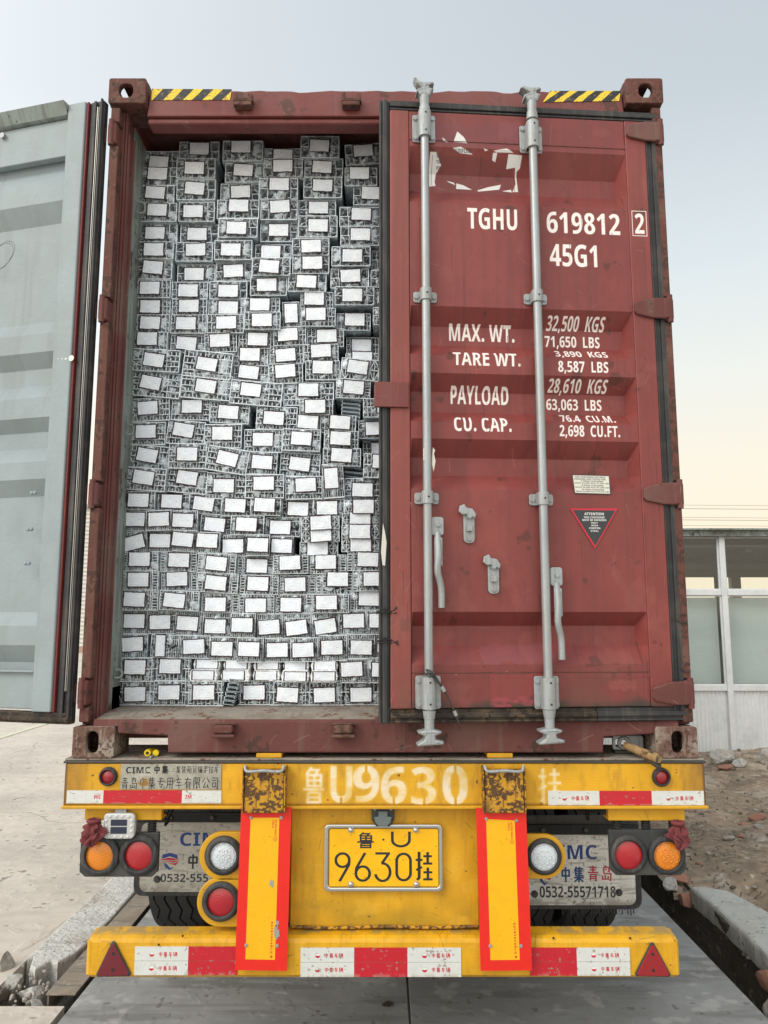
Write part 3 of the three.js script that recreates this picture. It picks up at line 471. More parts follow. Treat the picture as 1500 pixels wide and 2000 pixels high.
// ---------------------------------------------------------------- the load: bundles of profiles in clear film, each with its label
{
  M.zinc = std({ color: lin(.66, .74, .78), roughness: .42, metalness: .3, bumpMap: bumpFine, bumpScale: .0006 });
  M.cut = std({ color: lin(.82, .88, .92), roughness: .4, metalness: .2 });
  M.web = [[.42, .48, .51], [.48, .52, .54], [.34, .39, .42]].map((c) => std({ color: lin(...c), roughness: .45, metalness: .35, bumpMap: bumpFine, bumpScale: .0006 }));
  M.zincSide = std({ color: lin(.40, .42, .42), roughness: .5, metalness: .35, bumpMap: bumpFine, bumpScale: .001 });
  // film: clear, whitish creases where gathered, soft white highlights put into its alpha
  const crease = (u, v, s) => { let k = 0; for (let i = 0; i < 4; i++) { const a = [.9, -.5, .25, 1.6][i] + s, cu = Math.round(Math.cos(a) * 7), cv = Math.round(Math.sin(a) * 7), w = fbm(u, v, 3, 3, 3, 500 + i * 9 + s * 50); const q = fract(u * cu + v * cv + w * 2.4); k = Math.max(k, Math.pow(1 - Math.abs(q * 2 - 1), 7) * smooth(fbm(u, v, 6, 6, 2, 540 + i + s * 30), .42, .68)); } return k; };
  M.film = [0, 1, 2].map((s) => {
    const a = grey(256, 256, (u, v) => { const w = v * 2, e = v < .5 ? 1 - smooth(Math.min(Math.min(u, 1 - u) * 1.7, w, 1 - w), .0, .17) : .5, n = smooth(fbm(u, v, 7, 7, 4, 520 + s), .42, .72); return clamp(.03 + .55 * smooth(fbm(u, v, 6, 6, 4, 521 + s), .55, .70) + 1.0 * crease(u, v, s) + .34 * e * (.25 + n), 0, .94); }, [1, 1]);
    const b = grey(256, 256, (u, v) => .5 * fbm(u, v, 6, 6, 4, 530 + s) + .5 * crease(u, v, s), [1, 1]);
    return new THREE.MeshPhysicalMaterial({ color: lin(.80, .90, .97), roughness: .18, alphaMap: a, transparent: true, bumpMap: b, bumpScale: .009, clearcoat: .8, clearcoatRoughness: .12, side: THREE.DoubleSide });
  });
  // labels: white paper with a fine ruled frame and a few faint lines, dark maroon edge
  M.label = [0, 1, 2, 3].map((s) => {
    const c = canvas(192, 128), x = c.getContext('2d'); x.fillStyle = '#2b1219'; x.fillRect(0, 0, 192, 128); x.fillStyle = '#eff6ff'; x.fillRect(9 + (s % 2) * 2, 8 + (s > 1 ? 2 : 0), 172, 111);
    x.strokeStyle = '#a4a8ae'; x.lineWidth = 1.2; x.strokeRect(26, 20, 140, 86); x.strokeStyle = '#858c96'; x.lineWidth = 1.2;
    for (let r = 0; r < 6; r++) { let px = 36; while (px < 150) { const w = rr(6, 26); x.globalAlpha = rr(.2, .6); x.beginPath(); x.moveTo(px, 32 + r * 12); x.lineTo(Math.min(px + w, 156), 32 + r * 12); x.stroke(); px += w + rr(4, 14); } }
    x.globalAlpha = 1; x.fillStyle = '#aeb3b9'; x.fillRect(132, 54 + (s % 2) * 10, 16, 3); x.fillRect(72, 42, 18, 2.5);
    paintPixels(c, (u, v, o) => { const k = .95 + .10 * fbm(u, v, 5, 4, 4, 560 + s); o[0] *= k; o[1] *= k; o[2] *= k; });
    return std({ map: tex(c), roughness: .55 });
  });
  M.paper = std({ color: lin(.86, .88, .9), roughness: .85, bumpMap: grey(256, 256, (u, v) => crease(u, v, 2) * .6 + .4 * fbm(u, v, 6, 6, 4, 570), [4, 4]), bumpScale: .006 });
  let LEN = 2.2; const NW = .17, NH = .085;
  const pl = (x0, x1, y0, y1, l = LEN) => new THREE.BoxGeometry(x1 - x0, y1 - y0, l).translate((x0 + x1) / 2, (y0 + y1) / 2, -l / 2);
  const vw = (x, y0, y1, t = .0022, l) => pl(x - t / 2, x + t / 2, y0, y1, l), hw = (y, x0, x1, t = .0022, l) => pl(x0, x1, y - t / 2, y + t / 2, l);
  function ends(kind, cap) {                              // the cut ends of the nested profiles, filling NW x NH
    const w = NW / 2, h = NH / 2, g = []; LEN = cap ? .004 : 2.2; const S = cap ? .004 : .55;   // short lengths of the thin inner webs; the outer webs run the whole length
    const row = (y0, y1, n, lip, off = 0) => { for (let i = 0; i <= n; i++) { const x = -w + NW * i / n + (i && i < n ? off : 0); g.push(vw(clamp(x, -w + .001, w - .001), y0, y1, .0024, i && i < n ? S : LEN)); if (lip) g.push(hw(y1 - .001, x, Math.min(x + lip, w), .002, S), hw(y0 + .001, Math.max(x - lip, -w), x, .002, S)); } };
    if (kind === 'W') { g.push(hw(h - .001, -w, w), hw(-h + .001, -w, w), hw(.001, -w, w, .0022)); row(.002, h, 5, 0); row(-h, .0, 5, 0, .004); for (let i = 0; i < 5; i++) g.push(hw(h - .008, -w + .034 * i, -w + .034 * i + .006, .0018, S), hw(-h + .007, -w + .034 * i + .026, -w + .034 * i + .033, .0018, S)); }
    if (kind === 'M') { g.push(hw(h - .001, -w, w), hw(-h + .001, -w, w), hw(.004, -w, w, .0024)); row(.004, h, 9, 0); row(-h, .003, 9, 0, .003); for (let i = 0; i < 9; i++) g.push(hw(.022, -w + .0189 * i, -w + .0189 * i + .008, .0016, S), hw(-.02, -w + .0189 * i + .009, -w + .0189 * i + .0189, .0016, S)); }
    if (kind === 'F') { for (let r = 0; r <= 4; r++) g.push(hw(-h + .001 + r * (NH - .002) / 4, -w, w, 0.0024, r % 4 ? S : LEN)); for (let r = 0; r < 4; r++) for (let i = 0; i <= 12; i++) { const x = -w + .001 + (NW - .002) * i / 12, y = -h + r * NH / 4, full = i % 3 === 0; g.push(vw(x + (full ? 0 : .002 * ((r + i) % 3 - 1)), y, y + NH / 4 * (full ? 1 : .62), 0.0022, i % 12 ? S : LEN)); } }
    if (kind === 'C' || kind === 'E') { const n = kind === 'C' ? 12 : 8; g.push(hw(h - .001, -w, w), hw(-h + .001, -w, w), hw(h - .018, -w, w, .002, S), hw(-h + .022, -w + .01, w - .01, .0016, S)); for (let i = 0; i <= n; i++) { const x = -w + .001 + (NW - .002) * i / n; g.push(vw(x, -h, kind === 'C' ? -.008 : -.018, 0.0023, i % n ? S : LEN), vw(x + .002, .006, h, .002, i % n ? S : LEN)); if (i < n && i % 2 === 0) g.push(hw(-h + .008, x, x + .008, .002, S)); } g.push(vw(-w + .001, -h, h), vw(w - .001, -h, h)); }
    if (kind === 'D') { g.push(hw(h - .001, -w, w), hw(-h + .001, -w, w), vw(-w + .001, -h, h), vw(w - .001, -h, h)); for (const x of [-w + .022, -w + .030, w - .034, w - .026, 0, -.03, .03]) g.push(vw(x, -h, h, .0024, S)); for (let r = 1; r < 7; r++) { const y = -h + NH * r / 7; g.push(hw(y, -w, -w + .022, .0022, S), hw(y + .003, w - .026, w, .0022, S), hw(y, -w + .030, -w + .044, .0018, S)); } for (let i = 1; i < 12; i++) g.push(vw(-w + NW * i / 12, h - .012, h, .002, S), vw(-w + NW * i / 12 + .004, -h, -h + .010, .002, S)); }
    if (kind === 'R') { g.push(hw(h - .001, -w + .012, w - .006, .0026), hw(-h + .001, -w - .004, w + .004, .0028), hw(.003, -w - .006, w, .003)); for (const [y0, y1, o] of [[.004, h, 0], [-h, .002, .006]]) for (let i = 0; i <= 8; i++) { const x = -w + .008 + (NW - .016) * i / 8 + o * (i && i < 8 ? 1 : 0); g.push(vw(x, y0, y1, .0026, i % 8 ? S : LEN)); if (i < 8) g.push(hw(i % 2 ? y1 - .010 : y0 + .009, x, x + .019, .0022, S)); } }
    if (kind === 'X') { g.push(hw(h - .001, -w, w), hw(-h + .001, -w, w), hw(0, -w, w, .003, S)); row(-h, h, 8, 0); const dg = (x, y, a) => new THREE.BoxGeometry(.0026, .05, S).rotateZ(a).translate(x, y, -S / 2); for (let i = 0; i < 8; i++) g.push(dg(-w + NW * (i + .5) / 8, h / 2, i % 2 ? .45 : -.45), dg(-w + NW * (i + .5) / 8, -h / 2, i % 2 ? -.45 : .45)); }
    if (kind === 'P') { g.push(hw(h - .001, -w, w), hw(-h + .001, -w, w), vw(-w, -h, h), vw(w, -h, h)); }
    return join(g);
  }
  function filmWrap(v) {                             // a crumpled bag end: front bulging a little, sides running back
    const nx = 14, ny = 8, P = [], Uv = [], L = .45;
    const z = (i, j) => -.001 + .007 * (hash(i, j, 600 + v) - .35) * (i && j && i < nx && j < ny ? 1 : .2) + .004 - .012 * (Math.pow(Math.abs(i / nx * 2 - 1), 6) + Math.pow(Math.abs(j / ny * 2 - 1), 6)), sx = (i, j) => (i / nx - .5) * (NW + .004) + (i && i < nx ? 0 : .002 * (hash(j, i, 610 + v) - .5)), sy = (i, j) => (j / ny - .5) * (NH + .003) + (j && j < ny ? 0 : .003 * (hash(i, j, 620 + v) - .5));
    const put = (a, ua, b, ub, c, uc, d, ud) => { for (const [p, u] of [[a, ua], [b, ub], [c, uc], [a, ua], [c, uc], [d, ud]]) { P.push(...p); Uv.push(...u); } };
    const f = (i, j) => [[sx(i, j), sy(i, j), z(i, j)], [i / nx * .998 + .001, j / ny * .496 + .002]];
    for (let i = 0; i < nx; i++) for (let j = 0; j < ny; j++) put(...f(i, j), ...f(i + 1, j), ...f(i + 1, j + 1), ...f(i, j + 1));
    const edge = []; for (let i = 0; i < nx; i++) edge.push([i, 0]); for (let j = 0; j < ny; j++) edge.push([nx, j]); for (let i = nx; i > 0; i--) edge.push([i, ny]); for (let j = ny; j > 0; j--) edge.push([0, j]);
    edge.forEach(([i, j], k) => { const [p, q] = [f(i, j), f(...edge[(k + 1) % edge.length])], s = 1.02, back = (a) => [[a[0][0] * s, a[0][1] * s, -L], [k / edge.length * 3, 2]]; put([...p[0]], [k / edge.length * 3, .53], [...q[0]], [(k + 1) / edge.length * 3, .53], back(q)[0], [(k + 1) / edge.length * 3, .97], back(p)[0], [k / edge.length * 3, .97]); });
    const g = new THREE.BufferGeometry(); g.setAttribute('position', new THREE.Float32BufferAttribute(P, 3)); g.setAttribute('uv', new THREE.Float32BufferAttribute(Uv, 2));
    g.computeVertexNormals(); return toCreasedNormals(g, .9);
  }
  function labelSheet(v) {                           // a sheet of paper that does not lie quite flat
    const g = new THREE.PlaneGeometry(.100, .0675, 8, 6), p = g.attributes.position;
    for (let i = 0; i < p.count; i++) { const x = p.getX(i), y = p.getY(i); p.setZ(i, .0035 * (fbm((x + .051) / .102, (y + .0345) / .069, 3, 2, 2, 630 + v * 7) - .5) + .0012 * hash(i, v, 640)); p.setXY(i, x + .002 * (hash(i, v, 641) - .5), y + .002 * (hash(i, v, 642) - .5)); }
    g.computeVertexNormals(); return g;
  }
  function paperWrap() {                             // paper-wrapped pack with folded, slanting end flaps
    const w = NW / 2, h = NH / 2, o = [[-w * .86, h], [w * .86, h], [w, 0], [w * .9, -h], [-w * .9, -h], [-w, 0]];
    return join(ext(shape(o), .5, .004, .004));
  }
  const shapes = {}, films = [0, 1, 2].map(filmWrap), papers = [0, 1, 2, 3, 4].map(labelSheet), wrap = paperWrap();
  const ORD = 'first second third fourth fifth sixth seventh eighth ninth tenth eleventh twelfth thirteenth fourteenth fifteenth sixteenth seventeenth eighteenth nineteenth twentieth'.split(' ');
  const rowName = (r) => (r > 20 ? 'twenty-' + ORD[r - 21] : ORD[r - 1]) + ' row from top';
  const WORD = { W: 'wide channels', M: 'small-celled channels', F: 'finned profiles', C: 'comb-like profiles', E: 'film-clouded profiles', D: 'ribbed profiles', R: 'open box profiles', X: 'lattice-ended profiles' };
  let rowIndex = 0, count = 0;
  function bundleRow(list) {
    rowIndex++;
    const n = list.length / 9;
    for (let i = 0; i < n; i++) {
      let [k, x, y, w, h, lx, ly, rot, tilt] = list.slice(i * 9, i * 9 + 9);
      const deep = k === k.toLowerCase(); k = k.toUpperCase(); count++;
      const pos = ORD[i] + ' from left', rw = rowName(rowIndex);
      const kindWord = k === 'P' ? 'white paper-wrapped pack of profiles' : Math.abs(rot) > 60 ? 'narrow bundle with label set upright,' : 'film-wrapped bundle of ' + WORD[k] + ',';
      const p = [x / 1000, y / 1000 - .5 * h / 1000, -.30 + (deep ? -.08 : (hash(count, 3, 650) - .5) * .05)];
      const t = thing('profile_bundle', `${kindWord} ${pos}, ${rw}`, 'bundle', p, 'wrapped bundles of metal profiles stacked in the container');
      const sx = (w - 3.5 - 3.5 * hash(count, 11, 653)) / 1000 / NW, sy = (h - 2.2) / 1000 / NH, c = new THREE.Vector3(0, h / 2000, 0), v = count % 3;
      const add = (name, g, m, z = 0, kind) => { const o = new THREE.Mesh(g, m); o.name = name; o.position.set(c.x, c.y, z); o.rotation.z = deg(tilt); o.scale.set(sx, sy, 1); o.castShadow = o.receiveShadow = true; if (kind) o.userData.kind = kind; t.add(o); return o; };
      const narrow = w < 75 && h > 100;
      if (k === 'P') add('paper_wrap', wrap, M.paper);
      else { shapes[k] ??= [ends(k), ends(k, true)]; for (const e of [add('profile', shapes[k][0], M.web[count * 5 % 7 % 3], -.008, 'stuff'), add('cut_edge', shapes[k][1], M.cut, -.004, 'stuff')]) if (narrow) { e.rotation.z += PI / 2; e.scale.set(h / 1000 / NW, w / 1000 / NH, 1); } const f = add('film', films[v], M.film[(count * 7 + v) % 3], .0); if (hash(count, 9, 651) < .5) { f.rotation.z += PI; } }
      if (lx || ly || k) {
        const l = new THREE.Mesh(papers[count % 5], M.label[(count * 5 + rowIndex) % 4]); l.name = 'label'; l.castShadow = l.receiveShadow = true;
        l.position.set(lx / 1000, c.y + ly / 1000, k === 'P' ? .0045 : .0085); l.rotation.z = deg(rot); t.add(l);
        if (k === 'P') l.scale.set(1, .62, 1);
        else if (Math.abs(rot) > 85 && rowIndex > 20) l.scale.set(1, .68, 1);
        else l.rotation.x = deg((hash(count, 5, 652) - .5) * 5);
      }
    }
  }
bundleRow(['W',-1069,3873,178,105,-5,-11,-3,0, 'W',-885,3919,195,103,3,7,-0.5,0, 'W',-672,3907,196,105,-6,12,-0,0, 'W',-485,3896,178,81,2,-3,-2,0, 'W',-304,3922,186,113,-1,-2,-3,0, 'W',-101,3893,170,108,2,11,5,4]);
bundleRow(['W',-1068,3779,178,94,-3,7,-2,0, 'W',-890,3813,187,104,-3,-6,-1,0, 'W',-663,3805,192,99,-5,7,-4,0, 'W',-479,3821,188,99,1,2,0.5,0, 'W',-287,3826,188,104,-7,-1,-3,-1, 'W',-109,3766,158,94,-6,12,-0.5,0]);
bundleRow(['W',-1073,3685,169,93,-3,3,-4,0, 'W',-886,3705,186,106,-4,0,-5,0, 'W',-686,3703,189,109,6,7,2,0, 'W',-497,3706,189,108,5,17,-0.5,0, 'W',-289,3719,184,108,1,2,-2,0, 'W',-64,3679,164,96,4,6,-2,0]);
bundleRow(['W',-1062,3596,178,95,-2,6,-2,0, 'W',-879,3594,173,100,-13,-5,-0.5,0, 'W',-684,3603,203,97,4,12,-0.5,0, 'W',-493,3604,178,100,6,11,4,0, 'W',-316,3616,180,97,7,4,-0.5,0, 'W',-114,3570,193,99,8,6,-2,0]);
bundleRow(['W',-1066,3500,185,102,-9,-3,-1,0, 'W',-871,3500,183,96,-8,-6,-0,0, 'W',-682,3512,185,99,-4,-8,-1.5,0, 'W',-496,3508,182,97,0,4,-0,0, 'W',-309,3517,188,109,3,-1,-1,0, 'W',-112,3473,187,99,2,1,-1.5,0]);
bundleRow(['W',-1069,3402,179,88,-1,-2,-0,0, 'W',-888,3403,179,96,10,5,2,0, 'W',-703,3405,179,99,-9,-4,-1,0, 'W',-522,3405,175,93,-9,3,-2,0, 'W',-341,3416,177,86,3,-3,2,0, 'W',-153,3369,184,98,7,-2,-0,0, 'W',1,3368,120,96,23,-1,-0,0]);
bundleRow(['W',-1073,3312,178,95,0,5,-5,0, 'W',-881,3306,181,92,-6,-7,-0.5,0, 'W',-702,3309,176,93,-1,0,3,0, 'W',-523,3319,181,88,-7,-5,-4,0, 'W',-340,3332,176,91,8,2,1,0, 'W',-159,3268,183,97,4,8,3,0, 'W',-1,3260,124,85,25,1,-0,0]);
bundleRow(['M',-1074,3217,173,90,-9,-1,-0.5,0, 'M',-903,3214,169,85,-4,-5,-0.5,0, 'W',-726,3219,180,89,2,-8,-0,-0, 'W',-537,3232,174,90,-6,2,1.5,-0, 'W',-357,3247,183,90,-2,0,-3,-1, 'W',-136,3176,185,92,-9,-1,-0.5,-0, 'W',13,3170,109,89,15,4,-0,-0]);
bundleRow(['M',-1075,3135,172,84,-7,-3,-1,0, 'M',-902,3133,168,81,1,1,1,0, 'M',-732,3133,173,87,9,-1,-1,0, 'M',-576,3140,187,89,0,6,-0.5,0, 'M',-430,3091,83,141,0,11,-87,3, 'M',-312,3166,156,86,-11,6,-0.5,0, 'M',-141,3068,161,84,5,7,-0.5,0, 'M',7,3079,120,86,21,0,-0,0]);
bundleRow(['M',-1075,3052,174,91,-1,0,-2,0, 'M',-903,3051,170,93,-9,-1,-0.5,0, 'M',-729,3046,172,93,7,0,2,0, 'M',-558,3057,170,86,-1,-2,1,0, 'M',-304,3081,165,91,-9,11,1,0, 'm',-101,2976,158,80,-5,-5,-1,-0]);
bundleRow(['M',-1077,2967,167,88,-8,5,-0,0, 'M',-907,2960,165,87,-3,1,-4,-1, 'M',-751,2957,151,88,-2,9,3,2, 'M',-595,2975,153,85,15,-1,-2,0, 'M',-436,2994,158,92,-7,2,4,2, 'M',-271,2994,172,92,7,4,2,0, 'X',-101,2887,157,55,0,1,-2,-0]);
bundleRow(['M',-612,2896,162,88,-4,7,-1,0, 'M',-449,2905,159,90,-2,-3,5,2, 'M',-289,2911,162,87,0,7,3,1, 'X',-109,2828,178,102,-10,7,-8,-5]);
bundleRow(['F',-1044,2867,234,106,1,-2,-8,-3, 'F',-804,2849,229,128,-1,-1,-9,-6, 'M',-611,2812,163,89,-9,10,-7,-2, 'M',-449,2812,162,99,-1,8,5,2, 'M',-281,2827,161,94,2,11,-0.5,-0, 'D',-140,2741,161,96,2,2,-5,-2]);
bundleRow(['F',-1042,2759,238,118,-18,5,-11,-5, 'F',-809,2748,235,120,2,-1,-9,-5, 'F',-581,2717,242,114,-23,14,-7,-5, 'F',-344,2720,233,113,0,15,-0,0, 'M',-307,2652,156,76,-4,-1,1,-0, 'M',-19,2645,155,90,35,4,-0,-0]);
bundleRow(['F',-1065,2645,182,110,-6,4,4,3, 'F',-882,2649,177,103,7,10,-0,-1, 'F',-703,2632,183,102,-3,0,-4,-3, 'F',-487,2604,188,109,-12,-2,-4,-2, 'M',-341,2579,99,78,-2,3,-4,-2, 'M',-208,2576,165,85,9,5,-4,-2, 'W',-30,2557,178,85,-7,2,2,1]);
bundleRow(['F',-1073,2533,168,108,-3,7,2,1, 'F',-901,2539,176,116,-8,10,-10,-6, 'F',-726,2517,173,113,0,11,-0,0, 'F',-547,2499,178,110,0,5,-0.5,0, 'F',-371,2498,175,103,1,4,-4,-2, 'M',-193,2499,157,87,-3,5,-3,-1, 'm',-20,2477,158,72,8,-2,-0,-0]);
bundleRow(['F',-1060,2425,198,108,-4,5,-10,-5, 'F',-881,2425,175,117,1,6,-1,-1, 'F',-701,2405,193,114,3,5,-14,-9, 'F',-554,2395,154,105,8,2,-4,-2, 'F',-379,2391,187,110,0,1,-7,-3, 'M',-189,2420,173,84,-2,6,-4,-1, 'M',-17,2380,152,112,12,18,-3,-2]);
bundleRow(['F',-1065,2318,192,105,-2,5,-9,-4, 'F',-888,2314,188,109,5,14,-8,-5, 'F',-708,2291,181,121,-7,0,-1,-2, 'F',-531,2286,176,109,-3,12,1,0, 'F',-358,2282,169,106,10,11,3,1, 'M',-227,2312,98,158,-8,10,-86,4, 'F',-98,2276,163,109,2,-1,-1,0]);
bundleRow(['E',-1088,2223,142,85,1,-1,-1,0, 'E',-942,2219,146,75,-6,2,-2,0, 'E',-801,2213,148,92,-5,-1,-8,-5, 'E',-659,2195,135,85,-2,6,-3,-1, 'E',-526,2194,137,78,-3,7,-3,-1, 'E',-389,2190,142,83,4,-1,-2.5,0, 'E',-247,2191,141,85,-6,0,1,0, 'X',-97,2192,160,64,6,2,-0,-0]);
bundleRow(['C',-1105,2133,100,93,-1,5,-1,0, 'C',-997,2133,116,93,5,4,3,2, 'C',-884,2133,114,93,-6,1,-2,0, 'E',-753,2120,143,89,-2,-2,-5,-2, 'E',-607,2113,152,89,-2,2,-3,-1, 'E',-452,2108,157,89,-10,-2,-2,-0, 'X',-283,2123,173,60,3,0,4,2, 'X',-102,2137,171,59,-3,0,-1,-0]);
bundleRow(['C',-1102,2039,107,95,-2,-3,15,5, 'C',-990,2043,109,95,-1,2,-1,0, 'C',-883,2044,109,97,-4,4,-6,-2, 'C',-775,2033,106,98,-3,9,-3,-1, 'C',-663,2023,113,95,-5,-1,1,0, 'C',-555,2023,106,95,1,1,-2,0, 'C',-451,2020,102,95,0,0,-2,0, 'X',-283,2068,173,59,4,2,4,2, 'X',-103,2082,173,59,-3,1,-0,-0]);
bundleRow(['D',-1071,1952,160,85,2,8,-0,0, 'D',-908,1951,164,88,4,7,-1.5,0, 'D',-735,1944,172,93,1,-1,-6,-3, 'D',-570,1933,162,88,8,1,-2,-1, 'D',-410,1939,158,85,-2,6,3,1, 'X',-290,2011,174,63,-5,0,1,-0, 'X',-104,2025,170,63,2,1,1,-0]);
bundleRow(['D',-1072,1868,169,87,0,3,-0,0, 'D',-905,1868,164,87,-7,7,2,1, 'D',-729,1858,182,89,-5,0,-6,-3, 'D',-549,1850,173,87,-4,5,-2,-1, 'D',-381,1850,162,87,-9,1,2,0, 'D',-247,1940,167,88,-10,9,1,-0, 'D',-81,1953,165,87,11,7,-2,-0]);
bundleRow(['D',-1072,1783,177,91,-14,2,-2,0, 'D',-892,1781,179,87,-19,0,-6,-2, 'D',-719,1771,166,84,-17,-6,-0.5,0, 'D',-558,1766,159,88,-3,-5,-0.5,0, 'D',-396,1765,166,86,-12,-2,-1,0, 'D',-219,1854,162,96,15,20,-0.5,0, 'D',-52,1867,173,94,9,8,1,0]);
bundleRow(['C',-1095,1687,114,103,2,5,-0.5,0, 'C',-975,1687,125,103,-6,0,1,0, 'C',-850,1683,120,108,-8,0,-4,-2, 'C',-729,1676,121,108,-8,-6,-1,0, 'C',-613,1674,112,108,-1,1,-1,0, 'D',-232,1768,162,84,-19,4,1,-0, 'D',-70,1783,163,86,5,7,-2,-0]);
bundleRow(['C',-499,1670,116,108,-1,-4,4,2, 'C',-380,1673,123,110,-2,-10,8,2, 'C',-258,1675,120,110,3,-5,9,2, 'C',-139,1686,123,106,6,8,2,0, 'C',-16,1686,123,106,-2,8,-0,0]);
bundleRow(['C',-1091,1585,120,104,-4,8,3,0, 'C',-953,1584,125,102,-15,3,-91,-2, 'C',-824,1581,134,101,0,1,3,-1, 'C',-698,1572,122,104,-5,1,-1,0, 'C',-580,1568,118,107,-3,5,-2,0, 'C',-462,1566,117,103,-1,3,1,0, 'C',-345,1570,122,105,-3,-1,2.5,0, 'C',-222,1577,127,111,-3,2,1.5,0, 'C',-99,1584,120,107,1,-4,-1,0, 'C',20,1584,118,102,-4,5,-0,0]);
bundleRow(['R',-1071,1484,151,104,-4,11,-1,0, 'R',-917,1484,157,104,-8,15,-1,0, 'P',-771,1506,124,52,1,2,-1,-0, 'P',-638,1503,125,50,-3,3,-0,-1, 'P',-510,1501,122,45,4,2,-0,-0, 'P',-382,1501,119,45,-4,0,-0,-0, 'P',-257,1502,122,48,2,1,-0,-0, 'C',-131,1480,122,104,-7,7,3,1, 'C',-10,1482,120,109,3,2,-2,-0]);
bundleRow(['P',-777,1459,130,53,-1,3,-1,0, 'P',-641,1458,133,51,-8,2,-0,0, 'P',-510,1458,124,51,-2,0,-0,0, 'P',-382,1457,128,54,1,0,-1,0, 'P',-257,1457,126,54,0,1,-0,0]);
bundleRow(['R',-1081,1385,157,108,7,-5,1,0, 'R',-926,1385,155,108,1,4,0.5,0, 'R',-768,1385,161,108,-3,6,0.5,0, 'R',-560,1384,143,105,-1,2,1,0, 'R',-408,1384,157,105,-8,-6,-3,0, 'R',-253,1384,155,105,-3,-6,2,0, 'R',-96,1384,158,105,-4,-6,1,0]);
  // loose channels without film or label
  function loose(name, label, px, py, n, w, h, lean, dz) {
    const t = thing(name, label, 'profile', [px, py, dz]);
    for (let i = 0; i < n; i++) {
      const q = new THREE.Group(), y = h * (i + .5) - .0, l = 1.2, a = [box(-w / 2, w / 2, -h * .42, -h * .36, -l, 0, 0), box(-w / 2, w / 2, h * .36, h * .42, -l, 0, 0), box(-w / 2, -w / 2 + .003, -h * .42, h * .42, -l, 0, 0), box(w / 2 - .003, w / 2, h * .1, h * .42, -l, 0, 0)];
      const g = join(a); g.rotateZ(deg(-6)); g.translate(Math.tan(deg(lean)) * y, y, 0);
      const m = new THREE.Mesh(g, M.zinc); m.name = 'channel'; m.castShadow = m.receiveShadow = true; t.add(m);
    }
  }
  loose('loose_channels', 'upright leaning stack of bare steel channels, like a ladder, in the bottom row', -0.667,1.337, 6, .045, .0185, 14, -.27);
  loose('loose_channels', 'bare stack of steel channels without label below the tilted lattice bundle', -0.154,2.602, 5, .085, .019, 2, -.33);
  loose('loose_channels', 'dark bare channels in the gap beside the upright label on the right', -0.144,2.338, 2, .11, .022, 0, -.34);
}

